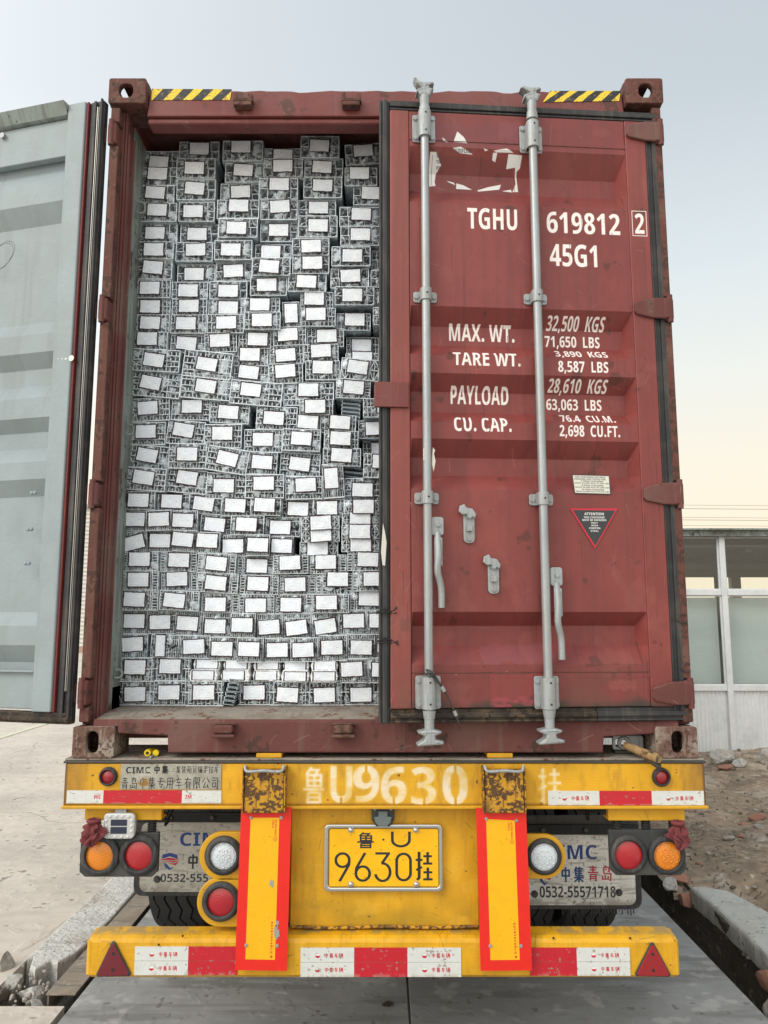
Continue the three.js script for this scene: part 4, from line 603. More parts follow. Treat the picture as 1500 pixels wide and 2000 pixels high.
// ---------------------------------------------------------------- semi-trailer
const trailer = thing('semi_trailer', 'yellow skeletal container trailer seen from behind with bumper, lamps and licence plate', 'trailer', [0, 0, 0]);
{
  const T = trailer, bx0 = -1.237, bx1 = 1.243, by0 = .988, by1 = 1.146;
  // rear beam: painted front with sprayed number
  const bc = canvas(2048, 160), x = bc.getContext('2d'), U = (a) => (a - bx0) / (bx1 - bx0) * 2048, W = (b) => (by1 - b) / (by1 - by0) * 160;
  paintPixels(bc, (u, v, o) => {
    const a = fbm(u, v, 16, 2, 5, 701), st = fbm(u, v, 120, 2, 4, 702), ch = fbm(u, v, 90, 7, 4, 703), k = .9 + .2 * a;
    o[0] = 213 * k; o[1] = 159 * k; o[2] = 22 * k; o[3] = 255; mixc(o, 150, 108, 46, .28 * smooth(st, .5, .75)); mixc(o, 96, 62, 34, .8 * smooth(ch, .79, .84));
    mixc(o, 128, 92, 50, .6 * smooth(Math.abs(u - .5), .452, .485) * (.5 + st)); mixc(o, 86, 56, 34, .8 * smooth(Math.abs(u - .5), .493, .499)); mixc(o, 110, 80, 46, .5 * smooth(-v, -.1, -.02));
  });
  { // sprayed through a stencil: soft edges, bridges left open
    const st = canvas(2048, 160), s = st.getContext('2d'); s.fillStyle = s.strokeStyle = '#ece4dc';
    s.shadowColor = '#ece4dc'; s.shadowBlur = 9; s.globalAlpha = .62;
    const box4 = (a, b, c, d) => [U(a), W(b), U(c), W(d)];
    han(s, '鲁', ...box4(-0.324,1.135, -0.219,0.999), 9); han(s, '挂', ...box4(0.588,1.133, 0.694,0.996), 10);
    for (const [ch, ...q] of [['U', -0.208,1.137, -0.122,0.999], ['9', -0.119,1.137, -0.018,1.003], ['6', -0.012,1.133, 0.087,0.996], ['3', 0.105,1.133, 0.201,0.994], ['0', 0.226,1.137, 0.323,0.994]]) fitText(s, ch, ...box4(...q), 'bold 200px sans-serif');
    s.globalCompositeOperation = 'destination-out'; s.shadowBlur = 0; s.globalAlpha = 1; s.fillStyle = '#000';
    for (const [a, b, h0, h1] of [[-0.165,1.137, .985, 1.02], [-0.069,1.137, 1.11, 1.16], [0.038,1.137, .985, 1.02], [0.155,1.137, .985, 1.02], [0.276,1.137, .985, 1.16]]) s.fillRect(U(a) - 4, W(h1), 8, W(h0) - W(h1));
    paintPixels(st, (u, v, o) => { o[3] = o[3] * (o[0] + o[1] > 20 ? clamp(.25 + fbm(u, v, 40, 4, 4, 705) * 1.15, 0, .97) : 0); });
    const im = s.getImageData(0, 0, 2048, 160); // keep what was cut away transparent
    x.drawImage(st, 0, 0);
  }
  M.beam = std({ map: tex(bc), roughness: .5, bumpMap: bumpFine, bumpScale: .0006 });
  part(T, 'rear_beam', planarUV(box(bx0, bx1, by0, by1, -.14, 0, .006), bx0, bx1, by0, by1), M.beam, { keepUV: true });
  part(T, 'beam_lip', [box(bx0 - .003, bx1 + .003, by0 - .010, by0 + .002, -.12, .012, .004)], M.yellow);
  part(T, 'deck_plate', [box(-1.243, 1.249, 1.1465, 1.1555, -.16, .004, .003)], M.steelDark);
  part(T, 'deck_plate', [box(-1.24, 1.245, 1.156, 1.164, -.34, -.004, .002)], M.grime);
  for (const a of [-0.449,1.171, 0.453,1.171].filter((q, i) => i % 2 === 0)) part(T, 'locating_block', box(a - .05, a + .05, 1.164, 1.182, -.10, -.012, .004), M.yellow);
  // long beams and crossbars under the load
  part(T, 'main_beam', [box(-.55, -.41, 1.10, 1.12, -11.5, -.2, 0), box(-.55, -.41, .72, .74, -11.5, -.2, 0), box(-.485, -.475, .74, 1.10, -11.5, -.2, 0)], M.yellow);
  part(T, 'main_beam', [box(.41, .55, 1.10, 1.12, -11.5, -.2, 0), box(.41, .55, .72, .74, -11.5, -.2, 0), box(.475, .485, .74, 1.10, -11.5, -.2, 0)], M.yellow);
  for (let i = 0; i < 3; i++) part(T, 'crossbar', box(-1.2, 1.2, 1.02, 1.13, -2.6 - i * 3, -2.45 - i * 3, .004), M.dark);
  part(T, 'rear_underframe', [box(-1.02, -.37, .93, 1.14, -.95, -.80, .01), box(.37, 1.06, .93, 1.14, -.95, -.80, .01), ...[-.95, -.8, -.62, .62, .78, .95].map((a) => box(a - .012, a + .012, .92, 1.12, -.799, -.77, .004)), box(-1.02, 1.06, .865, .885, -.84, -.79, .004)], M.dark);
  // worn stake brackets with a handle across each
  for (const [x0, x1] of [[-0.538, -0.374], [0.376, 0.539]]) {
    const b = part(T, 'stake_bracket', [box(x0 + .006, x1 - .006, .972, 1.128, .002, .05, .006), box(x0, x0 + .0055, .972, 1.14, -.002, .056, .003), box(x1 - .0055, x1, .972, 1.14, -.002, .056, .003)], M.wornYellow);
    part(b, 'handle', tube([[x0 + .008, 1.146, .05], [x0 + .014, 1.130, .062], [(x0 + x1) / 2, 1.131, .066], [x1 - .014, 1.130, .062], [x1 - .008, 1.146, .05]], .006, 24, 8), M.galv);
  }
  // skid plate between them, seam, bumper
  const slopeUV = (g, x0, x1, y0) => { g = clean(g); const p = g.attributes.position, uv = g.attributes.uv; for (let i = 0; i < p.count; i++) uv.setXY(i, (p.getX(i) - x0) / (x1 - x0), (p.getY(i) - p.getZ(i) - y0) / .33); return g; };
  const dirtyYellow = (w, h, s0, low) => { const c = canvas(w, h); paintPixels(c, (u, v, o) => { const r = w / h, a = fbm(u, v, Math.ceil(4 * r), 4, 5, s0), k = .88 + .22 * a; o[0] = 216 * k; o[1] = 161 * k; o[2] = 20 * k; o[3] = 255; mixc(o, 150, 122, 30, .55 * low * smooth(-v, -.32, -.05) * smooth(fbm(u, v, 3, 2, 4, s0 + 1), .36, .6)); mixc(o, 150, 114, 50, .25 * smooth(fbm(u, v, Math.ceil(30 * r), 3, 4, s0 + 2), .55, .78)); mixc(o, 224, 176, 60, .35 * smooth(fbm(u, v, Math.ceil(5 * r), 6, 4, s0 + 3), .55, .66)); mixc(o, 92, 72, 48, .7 * smooth(fbm(u, v, Math.ceil(22 * r), 22, 3, s0 + 4), .82, .88)); mixc(o, 152, 128, 92, .75 * (1 - low) * smooth(v, .47, .6) * smooth(fbm(u, v, Math.ceil(9 * r), 6, 4, s0 + 5), .35, .6)); }); return std({ map: tex(scratches(c, 50, '#5e4a2c', 34, 1.3)), roughness: .5, bumpMap: bumpFine, bumpScale: .0006 }); };
  part(T, 'rear_plate', planarUV(box(-.362, .366, .525, .977, -.14, -.06, .004), -.362, .366, .525, .977), dirtyYellow(512, 320, 791, 1), { keepUV: true });
  part(T, 'rear_plate', [box(-.40, -.366, .53, .977, -.30, -.10, .004), box(.37, .404, .53, .977, -.30, -.10, .004)], M.yellow);
  part(T, 'weld_seam', [tube([[-.36, .531, -.055], [-.2, .528, -.052], [0, .532, -.054], [.15, .529, -.053], [.36, .532, -.055]], .006, 40, 6)], M.wornYellow);
  {
    const X0 = -1.12, X1 = 1.111, y0 = .37, p = [[0, y0 + .012], [0, .495], [-.006, .508], [-.02, .514], [-.085, .521], [-.095, .516], [-.095, y0], [-.012, y0]];
    const b = part(T, 'bumper', slopeUV(mergeGeometries([prism(p, X0 + .02, X1 - .02), prism([[-.006, y0 + .014], [-.006, .493], [-.02, .508], [-.084, .515], [-.092, .511], [-.092, y0 + .004], [-.014, y0 + .004]], X0 + .006, X0 + .02), prism([[-.006, y0 + .014], [-.006, .493], [-.02, .508], [-.084, .515], [-.092, .511], [-.092, y0 + .004], [-.014, y0 + .004]], X1 - .02, X1 - .006), cyl(.014, .014, .116, X0 + .014, .44, -.0145, 'y', 14), cyl(.014, .014, .116, X1 - .014, .44, -.0145, 'y', 14), prism([[-.02, y0 + .03], [-.02, .49], [-.085, .506], [-.085, y0 + .02]], X0, X0 + .006), prism([[-.02, y0 + .03], [-.02, .49], [-.085, .506], [-.085, y0 + .02]], X1 - .006, X1)].map(clean)), X0, X1, y0, .526), dirtyYellow(1024, 128, 795, 0), { keepUV: true });
    for (const p of [[-0.847,0.488], [-0.758,0.519], [0.638,0.511], [0.927,0.511]]) part(b, 'hole', cyl(.004, .004, .003, p[0], p[1], .0005, 'z', 10), M.dark);
    part(T, 'bumper_stay', [box(-.5, -.42, .40, .86, -.30, -.097, .004), box(.42, .5, .40, .86, -.30, -.097, .004)], M.yellow);
  }
  // red and white reflective tapes
  const dots = (c, d) => { const q = c.getContext('2d'); paintPixels(c, (u, v, o) => { const a = (u * c.width) / 5, b = (v * c.height) / 5, m = .95 + .05 * Math.sin(a * 2 * PI) * Math.sin((b + (Math.floor(a) % 2) * .5) * 2 * PI) + .06 * (fbm(u, v, 24, 4, 4, d) - .5); o[0] *= m; o[1] *= m; o[2] *= m; const s = smooth(fbm(u, v, 40, 8, 4, d + 3), .70, .76); mixc(o, 150, 140, 124, .8 * s); mixc(o, 176, 168, 150, .55 * smooth(-v, -.16, -.01) * smooth(fbm(u, v, 30, 3, 3, d + 5), .4, .6)); o[3] = 255; }); return c; };
  const emblem = (q, a, b, r) => { q.fillStyle = '#f0f0ec'; q.strokeStyle = '#8b7f80'; q.lineWidth = 1; q.beginPath(); q.arc(a, b, r, 0, 7); q.fill(); q.stroke(); q.fillStyle = '#cc3344'; q.beginPath(); q.arc(a, b, r, 0, PI); q.fill(); };
  function tape(px, w, h, segs, double) {            // segs: [width share, 'w' or 'r', text?]
    const c = canvas(w, h), q = c.getContext('2d'); let a = 0;
    for (const [f, col, t] of segs) {
      q.fillStyle = col === 'r' ? '#c8202f' : '#dcdfdb'; q.fillRect(a * w, 0, f * w + 1, h);
      const rows = double ? [.27, .76] : [.52];
      if (t === 'han') for (const r of rows) { const e = h * (double ? .085 : .16), y = r * h; emblem(q, (a + f * .32) * w, y, e); q.strokeStyle = '#c2343f'; han(q, '中集车辆', (a + f * .44) * w, y - e * 1.05, (a + f * .80) * w, y + e * 1.05, Math.max(1.4, e * .22)); q.strokeStyle = '#b4b4b0'; q.lineWidth = 1; for (let k = 0; k < 4; k++) { q.beginPath(); q.moveTo((a + f * (.04 + k * .045)) * w, y - e); q.lineTo((a + f * (.04 + k * .045)) * w, y + e); q.setLineDash([3, 2]); q.stroke(); q.setLineDash([]); } }
      if (t === '3M' || t === '3Mf') { q.save(); q.fillStyle = '#c8202f'; const cx = (a + f * (t === '3M' ? .84 : .16)) * w, cy = h * .5; q.translate(cx, cy); if (t === '3M') q.rotate(PI); fitText(q, '3M', -h * .26, -h * .16, h * .26, h * .14, 'bold 80px sans-serif'); q.fillStyle = '#d69aa0'; q.fillRect(-h * .26, h * .22, h * .52, h * .04); q.restore(); }
      a += f;
    }
    if (double) { q.fillStyle = 'rgba(120,110,100,.6)'; q.fillRect(0, h * .5 - 1, w, 2); }
    return std({ map: tex(dots(c, 710 + px)), roughness: .4 });
  }
  const tz = .003;
  const flat = (a, b, c, d, z) => sheet(quad(a, d, c, b), z, .0022);
  part(T, 'reflective_tape', flat(-1.223,1.046, -0.627,0.998, .003), tape(1, 768, 64, [[.237, 'w', '3M'], [.508, 'r'], [.255, 'w', '3Mf']]), { keepUV: true });
  part(T, 'reflective_tape', flat(0.632,1.044, 1.233,0.991, .003), tape(2, 768, 64, [[.33, 'w', 'han'], [.335, 'r'], [.335, 'w', 'han']]), { keepUV: true });
  part(T, 'reflective_tape', flat(-0.935,0.482, -0.549,0.382, .003), tape(3, 512, 144, [[.52, 'w', 'han'], [.48, 'r']], true), { keepUV: true });
  part(T, 'reflective_tape', flat(-0.313,0.478, 0.289,0.376, .003), tape(4, 768, 144, [[.334, 'w', 'han'], [.332, 'r'], [.334, 'w', 'han']], true), { keepUV: true });
  part(T, 'reflective_tape', flat(0.546,0.478, 0.922,0.38, .003), tape(5, 512, 144, [[.47, 'r'], [.53, 'w', 'han']], true), { keepUV: true });
  // maker's plate
  {
    const c = canvas(768, 204), q = c.getContext('2d'), gx = (p) => (p - 237) / 194 * 768, gy = (p) => (p - 1492) / 51 * 204;
    q.fillStyle = '#a6a498'; q.fillRect(0, 0, 768, 204); q.fillStyle = q.strokeStyle = '#1c1f22';
    fitText(q, 'CIMC', gx(247), gy(1498), gx(294), gy(1511), 'bold 120px sans-serif');
    han(q, '中集', gx(299), gy(1495), gx(330), gy(1512), 9); han(q, '集装箱运输半挂车', gx(343), gy(1496), gx(427), gy(1511), 4); han(q, '青岛中集专用车有限公司', gx(237), gy(1518), gx(428), gy(1542), 5.5);
    paintPixels(c, (u, v, o) => { const a = fbm(u, v, 20, 4, 5, 721); const k = .86 + .26 * a; o[0] *= k; o[1] *= k; o[2] *= k; mixc(o, 150, 112, 58, .9 * smooth(-Math.hypot((u - .235) * 2.6, v - .28), -.20, -.12) * smooth(fbm(u, v, 20, 6, 3, 722), .35, .5)); mixc(o, 196, 192, 180, .8 * smooth(-Math.hypot((u - .25) * 3, v - .62), -.24, -.14) * smooth(fbm(u, v, 14, 14, 3, 723), .45, .55)); mixc(o, 96, 90, 80, .5 * smooth(fbm(u, v, 30, 10, 3, 724), .66, .74)); });
    part(T, 'maker_plate', flat(-1.018,1.145, -0.63,1.05, .0042), std({ map: tex(c), roughness: .45, metalness: .3 }), { keepUV: true });
  }
  // tall red and yellow marking plates
  {
    const c = canvas(256, 768), q = c.getContext('2d'); q.fillStyle = '#e8261a'; q.fillRect(0, 0, 256, 768); q.fillStyle = '#f5b80c'; q.fillRect(50, 50, 146, 668);
    q.fillStyle = '#cf4a20'; q.strokeStyle = '#cf4a20'; q.save(); q.translate(186, 60); q.rotate(PI / 2); fitText(q, 'CMS-A', 0, 16, 40, 26, 'bold 40px sans-serif'); fitText(q, '001996CH0620', 0, 2, 76, 12, 'bold 40px sans-serif'); q.restore();
    q.lineWidth = 2; q.beginPath(); q.ellipse(178, 152, 8, 11, 0, 0, 7); q.stroke(); fitText(q, 'CCC', 173, 148, 183, 156, 'bold 40px sans-serif');
    q.save(); q.translate(184, 540); q.rotate(PI / 2); han(q, '青岛中集专用车有限公司', 0, 2, 150, 13, 1.6); q.restore(); q.beginPath(); q.arc(178, 704, 6, 0, 7); q.fill();
    paintPixels(c, (u, v, o) => { const a = u * 256 / 6, b = v * 768 / 6, m = .97 + .04 * Math.sin(a * 2 * PI) * Math.sin((b + (Math.floor(a) & 1) * .5) * 2 * PI) + .05 * (fbm(u, v, 6, 18, 4, 731) - .5); o[0] *= m; o[1] *= m; o[2] *= m; mixc(o, 120, 76, 40, .5 * smooth(fbm(u, v, 30, 60, 3, 732), .82, .88)); });
    const m1 = std({ map: tex(c), roughness: .42 });
    const A = [[-0.545,0.989], [-0.353,0.989], [-0.361,0.407], [-0.554,0.41]], B = [[0.351,0.986], [0.542,0.976], [0.55,0.409], [0.359,0.407]];
    A.concat(B);
    for (const [q4, side] of [[A, 0], [B, 1]]) {
      const mp = part(T, 'marking_plate', sheet(q4, .027, .004), m1, { keepUV: true });
      for (const [fu, fv] of [[.2, .065], [.8, .065], [.2, .85], [.8, .85]]) { const lx = lerp(lerp(q4[0][0], q4[1][0], fu), lerp(q4[3][0], q4[2][0], fu), fv), ly = lerp(lerp(q4[0][1], q4[1][1], fu), lerp(q4[3][1], q4[2][1], fu), fv); part(mp, 'rivet', [cyl(.006, .0065, .003, lx, ly, .0285, 'z', 14), ball(.0035, lx, ly, .03, .6)], M.galv); }
      if (!side) for (const [px, py, s] of [[531, 1727, 1], [540, 1822, 1.4], [541, 1803, .8]]) { const [a, b] = px === 531 ? [-0.422,0.712] : s > 1 ? [-0.401,0.541] : [-0.4,0.573]; const o = []; for (let k = 0; k < 12; k++) { const t = k / 12 * 2 * PI, r = s * rr(.006, .016); o.push([a + Math.cos(t) * r * .7, b + Math.sin(t) * r * 1.3]); } part(mp, 'peeled_patch', ext(shape(o), .001, .0284, 0), M.galv); }
    }
  }
  // licence plate in its frame, lamp above
  {
    const c = canvas(640, 400), q = c.getContext('2d'), gx = (X) => (X - 365) / (1140 - 365) * 640, gy = (Y) => (Y - 632) / (1050 - 632) * 400;
    q.fillStyle = '#f2b706'; q.fillRect(0, 0, 640, 400); q.strokeStyle = '#24272a'; q.lineWidth = 3; q.beginPath(); q.roundRect?.(3, 3, 634, 394, 14); q.stroke();
    q.fillStyle = q.strokeStyle = '#25282c'; q.lineCap = 'butt'; q.lineJoin = 'round';
    han(q, '鲁', gx(556), gy(660), gx(694), gy(772), 10, .02); q.beginPath(); q.arc(gx(750), gy(714), 7, 0, 7); q.fill();
    q.lineWidth = 16; const line = (p) => { q.beginPath(); p.forEach(([a, b], i) => i ? q.lineTo(gx(a), gy(b)) : q.moveTo(gx(a), gy(b))); q.stroke(); };
    const arc = (cx, cy, rx, ry, a0, a1, ccw) => { q.beginPath(); q.ellipse(gx(cx), gy(cy), rx / 775 * 640, ry / 418 * 400, 0, a0, a1, ccw); q.stroke(); };
    line([[813, 656], [813, 720]]); line([[933, 656], [933, 720]]); arc(873, 715, 60, 46, 0, PI);
    // 9
    arc(464, 860, 47, 48, 0, 7); line([[511, 868], [508, 895], [444, 1010]]);
    // 6
    arc(606, 955, 48, 50, 0, 7); line([[558, 948], [562, 915], [622, 808]]);
    // 3
    line([[694, 812], [788, 812], [740, 882]]); arc(745, 945, 52, 62, -1.75, 2.9);
    // 0
    line([[843, 865], [843, 950]]); line([[940, 865], [940, 950]]); arc(891.5, 865, 48.5, 50, PI, 0); arc(891.5, 950, 48.5, 52, 0, PI);
    // 挂 in blocky strokes
    q.lineWidth = 17; line([[1000, 800], [1000, 985], [985, 1000]]); q.lineWidth = 15; line([[976, 858], [1024, 858]]); line([[980, 930], [1020, 908]]);
    line([[1030, 832], [1090, 832]]); line([[1060, 802], [1060, 880]]); line([[1028, 884], [1092, 884]]); line([[1030, 946], [1092, 946]]); line([[1061, 912], [1061, 995]]); line([[1028, 996], [1094, 996]]);
    paintPixels(c, (u, v, o) => { const k = .95 + .1 * fbm(u, v, 8, 5, 4, 741); o[0] *= k; o[1] *= k; o[2] *= k; mixc(o, 120, 96, 40, .5 * smooth(fbm(u, v, 40, 26, 3, 742), .76, .82)); o[3] = 255; });
    const [a, b, d, e] = [-0.215,0.895, 0.213,0.679];
    const lp = part(T, 'licence_plate', flat(a, b, d, e, -.042), std({ map: tex(c), roughness: .4 }), { keepUV: true });
    const [fa, fb, fd, fe] = [-0.231,0.91, 0.226,0.664];
    const fr = roundRect(fa, fe, fd, fb, .02); fr.holes.push(new THREE.Path(roundRect(a - .001, e - .001, d + .001, b + .001, .014).getPoints(5)));
    part(lp, 'plate_frame', [ext(fr, .016, -.036, .004)], M.chrome); part(lp, 'backing', box(fa + .006, fd - .006, fe + .006, fb - .006, -.059, -.0445, .002), M.galv);
    for (const [p, r] of [[-0.129,0.89], [0.123,0.89], [-0.128,0.691], [0.124,0.691]]) part(lp, 'screw', [ball(.0095, p, r, -.036, .8), cyl(.011, .011, .006, p, r, -.039, 'z', 16)], M.chrome);
    const [lx, ly] = [-0.004,0.941];
    const lamp = part(T, 'plate_lamp', [ext(shape([[lx - .045, ly + .026], [lx - .036, ly + .04], [lx + .036, ly + .04], [lx + .045, ly + .026], [lx + .044, ly - .012], [lx + .026, ly - .036], [lx - .026, ly - .036], [lx - .044, ly - .012]]), .035, -.022, .008)], M.blackPlate);
    part(lamp, 'lamp_cover', [ext(shape([[lx - .018, ly + .024], [lx + .018, ly + .024], [lx + .018, ly + .004], [lx + .034, ly + .002], [lx + .03, ly - .018], [lx + .016, ly - .032], [lx - .016, ly - .032], [lx - .03, ly - .018], [lx - .034, ly + .002], [lx - .018, ly + .004]]), .01, -.012, .004)], std({ map: M.greyPaint.map, color: lin(.6, .62, .6), roughness: .5, metalness: .3 }));
    for (const s of [-1, 1]) part(lamp, 'screw', ball(.006, lx + s * .031, ly + .03, -.022, .6), M.galv);
  }
  // lamps
  const lens = (col, k = 1) => new THREE.MeshPhysicalMaterial({ color: lin(...col), roughness: .28, clearcoat: .6, clearcoatRoughness: .2, bumpMap: lensBump, bumpScale: .002 * k });
  const lensBump = grey(256, 256, (u, v) => { const a = fract(u * 9) - .5, b = fract(v * 9 + (Math.floor(u * 9) & 1) * .5) - .5; return clamp(1 - Math.hypot(a, b) * 2, 0, 1) * .6 + .4 * fbm(u, v, 5, 5, 3, 751); }, [9, 9]);
  M.lensRed = lens([.40, .012, .02], .3); M.lensDark = lens([.15, .01, .02], .3); M.lensAmber = lens([.72, .22, .008], .6); M.lensWhite = lens([.60, .66, .70], .8); M.lensMid = lens([.30, .012, .018], .3);
  const dome = (r, x, y, z, bulge) => { const p = []; for (let i = 0; i <= 10; i++) { const t = i / 10; p.push(new THREE.Vector2(r * t, bulge * (1 - t * t))); } return new THREE.LatheGeometry(p.reverse(), 32).rotateX(PI / 2).translate(x, y, z); };
  const ringG = (r0, r1, x, y, z, d) => new THREE.LatheGeometry([[r0, 0], [r0, d * .9], [r0 + (r1 - r0) * .3, d], [r1 - .004, d * .8], [r1, d * .3], [r1, 0]].map((q) => new THREE.Vector2(...q)), 36).rotateX(PI / 2).translate(x, y, z);
  function lampAt(parent, name, x, y, z, r, R, mat, led) {
    const l = part(parent, name, [ringG(r, R, x, y, z, .016), cyl(r, r, .004, x, y, z + .002, 'z', 28)], M.rubber);
    return l;
  }
  // a lamp that hangs straight from the trailer: ring with lens below it in the tree
  function lamp(name, x, y, z, r, R, mat, led) {
    const l = part(T, name, [ringG(r, R, x, y, z, .018), cyl(r, r, .004, x, y, z + .002, 'z', 28)], M.rubber);
    part(l, 'lens', dome(r * .985, x, y, z + .006, .008), mat);
    if (led) { const g = []; for (let ring = 0; ring < 3; ring++) for (let k = 0; k < [1, 6, 12][ring]; k++) { const a = k / [1, 6, 12][ring] * 2 * PI, q = ring * r * .36; g.push(new THREE.TorusGeometry(r * .13, r * .035, 6, 12).translate(x + q * Math.cos(a), y + q * Math.sin(a), z + .0145 - .006 * (ring / 2) ** 2)); } part(l, 'reflector', g, mat, { kind: 'stuff' }); }
    return l;
  }
  lamp('clearance_lamp', -1.066,1.098, .001, .026, .036, M.lensMid); lamp('clearance_lamp', 1.072,1.096, .001, .026, .036, M.lensMid);
  for (const [x0, x1, y0, y1] of [[-1.159, -0.86, 0.93, .977], [0.868, 1.165, 0.928, .977]]) part(T, 'lamp_bracket', [box(x0, x1, y0, y1, -.05, -.02, .004), box(x0, x1, y0, y0 + .008, -.09, -.05, .003)], M.yellow);
  const board = (x0, y0, x1, y1, cl, z) => ext(shape([[x0, y0 + .02], [x0 + .022, y0], [x1 - .022, y0], [x1, y0 + .02], [x1, y1 - .004], [x1 - .004, y1], [x0 + .004, y1], [x0, y1 - .004]]), .022, z, .004);
  part(T, 'lamp_board', board(-1.169, 0.722, -0.868, 0.885, 0, -.02), M.blackPlate);
  part(T, 'lamp_board', board(0.868, 0.728, 1.159, 0.894, 0, -.02), M.blackPlate);
  lamp('turn_lamp', -1.09,0.802, -.019, .0535, .077, M.lensAmber); lamp('tail_lamp', -0.94,0.803, -.019, .0535, .077, M.lensRed);
  lamp('tail_lamp', 0.938,0.805, -.019, .053, .073, M.lensRed); lamp('turn_lamp', 1.085,0.803, -.019, .053, .072, M.lensAmber, true);
  { // yellow lobes that carry the side lamps beside the marking plates
    const lobe = (cx, cy, r, xe, y0, y1) => { const s = new THREE.Shape(); const R = cx < xe; s.moveTo(xe, y0); s.lineTo(xe, y1); if (R) { s.lineTo(cx, y1); s.absellipse(cx, cy, r, r, PI / 2, PI * 1.5, false); } else { s.lineTo(cx, y1); s.absellipse(cx, cy, r, r, PI / 2, -PI / 2, true); } s.lineTo(xe, y0); return ext(s, .02, -.03, .003); };
    const [ax, ay] = [-0.624,0.796], [bx, by] = [-0.627,0.628], [cx, cy] = [0.62,0.794], r = .089;
    part(T, 'lamp_bracket', lobe(ax, ay, r, -.39, ay - r, ay + r), M.yellow); part(T, 'lamp_bracket', lobe(bx, by, r, -.39, by - r, by + r + .001), M.yellow); part(T, 'lamp_bracket', lobe(cx, cy, r * .92, .40, cy - r * .92, cy + r * .92), M.yellow);
    lamp('reversing_lamp', -0.618,0.799, -.0295, .051, .073, M.lensWhite, true); lamp('fog_lamp', -0.623,0.632, -.0295, .052, .073, M.lensRed); lamp('reversing_lamp', 0.616,0.795, -.0295, .052, .068, M.lensWhite, true);
  }
  for (const [p, q] of [[-0.903,0.904], [0.907,0.904], [1.019,0.904], [-1.119,0.908], [1.125,0.906]]) { const g = [cyl(.014, .014, .07, p, q, -.045, 'y', 14)]; for (let k = 0; k < 6; k++) g.push(new THREE.TorusGeometry(.0155, .003, 6, 16).rotateX(PI / 2).translate(p, q - .025 + k * .01, -.045)); part(T, 'rubber_mount', g, M.dark); }
  // small solar flasher on its strap
  {
    const [a, b] = [-1.014,0.915];
    const s = part(T, 'solar_lamp', [ext(roundRect(a - .06, b - .046, a + .06, b + .048, .02), .022, .012, .005)], std({ color: lin(.55, .56, .55), roughness: .35, metalness: .2 }));
    part(s, 'solar_cell', [box(a - .031, a + .031, b - .026, b - .001, .0115, .014, .002), box(a - .031, a + .031, b + .003, b + .026, .0115, .014, .002)], std({ color: lin(.02, .03, .055), roughness: .2 }));
    const led = []; for (let k = 0; k < 4; k++) led.push(ball(.006, a - .036 + k * .024, b + .037, .012, .7), ball(.006, a - .036 + k * .024, b - .037, .012, .7)); for (let k = 0; k < 3; k++) led.push(ball(.006, a - .049, b - .018 + k * .02, .012, .7), ball(.006, a + .049, b - .018 + k * .02, .012, .7));
    part(s, 'diode', led, std({ color: lin(.6, .61, .58), roughness: .2 }), { kind: 'stuff' });
    part(s, 'strap', [box(a - .055, a + .056, b + .058, b + .078, -.012, -.006, .003), box(a - .022, a + .022, b + .044, b + .062, -.006, -.001, .002)], M.galv);
    for (const k of [-.04, .002, .042]) part(s, 'screw', cyl(.006, .006, .005, a + k, b + .069, -.004, 'z', 6), M.steelDark);
  }
  // triangular reflectors
  for (const [m, ...p] of [[M.lensDark, [-1.079,0.378], [-1.017,0.511], [-0.939,0.38]], [M.lensMid, [0.932,0.38], [1.007,0.507], [1.075,0.378]]]) {
    const cx = (p[0][0] + p[1][0] + p[2][0]) / 3, cy = (p[0][1] + p[1][1] + p[2][1]) / 3, cut = (f) => { const q = p.map(([a, b]) => [cx + (a - cx) * f, cy + (b - cy) * f]), o = []; q.forEach((v, i) => { const n = q[(i + 1) % 3], l = q[(i + 2) % 3]; o.push([lerp(v[0], l[0], .07), lerp(v[1], l[1], .07)], [lerp(v[0], n[0], .07), lerp(v[1], n[1], .07)]); }); return shape(o); };
    const t = part(T, 'triangle_reflector', ext(cut(1.0), .008, .010, .003), M.blackPlate); part(t, 'lens', ext(cut(.9), .004, .0135, .0015), m);
    for (const k of [.42, -.5]) part(t, 'screw', [cyl(.0055, .0055, .002, cx, cy + (k > 0 ? .038 : -.018), .0142, 'z', 12)], M.dark);
  }
  // mudflaps with printed white plates, tyres behind
  function flapPrint(left) {
    const c = canvas(768, 480), q = c.getContext('2d'); q.fillStyle = left ? '#bab8b0' : '#dddcd5'; q.fillRect(0, 0, 768, 480);
    const X0 = left ? 277 : 1000, X1 = left ? 505 : 1243, Y0 = left ? 1606 : 1630, Y1 = left ? 1742 : 1768, gx = (p) => (p - X0) / (X1 - X0) * 768, gy = (p) => (p - Y0) / (Y1 - Y0) * 480;
    const blue = '#1d3f86', t = (s, a, b, cc, d, f, col) => { q.fillStyle = col; fitText(q, s, gx(a), gy(b), gx(cc), gy(d), f); };
    if (left) { t('CIMC', 352, 1626, 454, 1653, 'bold 120px sans-serif', blue); q.strokeStyle = '#23262a'; han(q, '中集', gx(364), gy(1667), gx(420), gy(1698), 12); t('0532-55571718', 317, 1707, 470, 1723, 'bold 120px sans-serif', '#33383c'); }
    else { t('CIMC', 1066, 1650, 1169, 1679, 'bold 120px sans-serif', blue); q.strokeStyle = '#1f4478'; han(q, '中集', gx(1092), gy(1692), gx(1144), gy(1724), 11); q.strokeStyle = '#b8263a'; han(q, '青岛', gx(1146), gy(1690), gx(1200), gy(1721), 9); t('0532-55571718', 1052, 1731, 1203, 1753, 'bold 120px sans-serif', '#33383c'); }
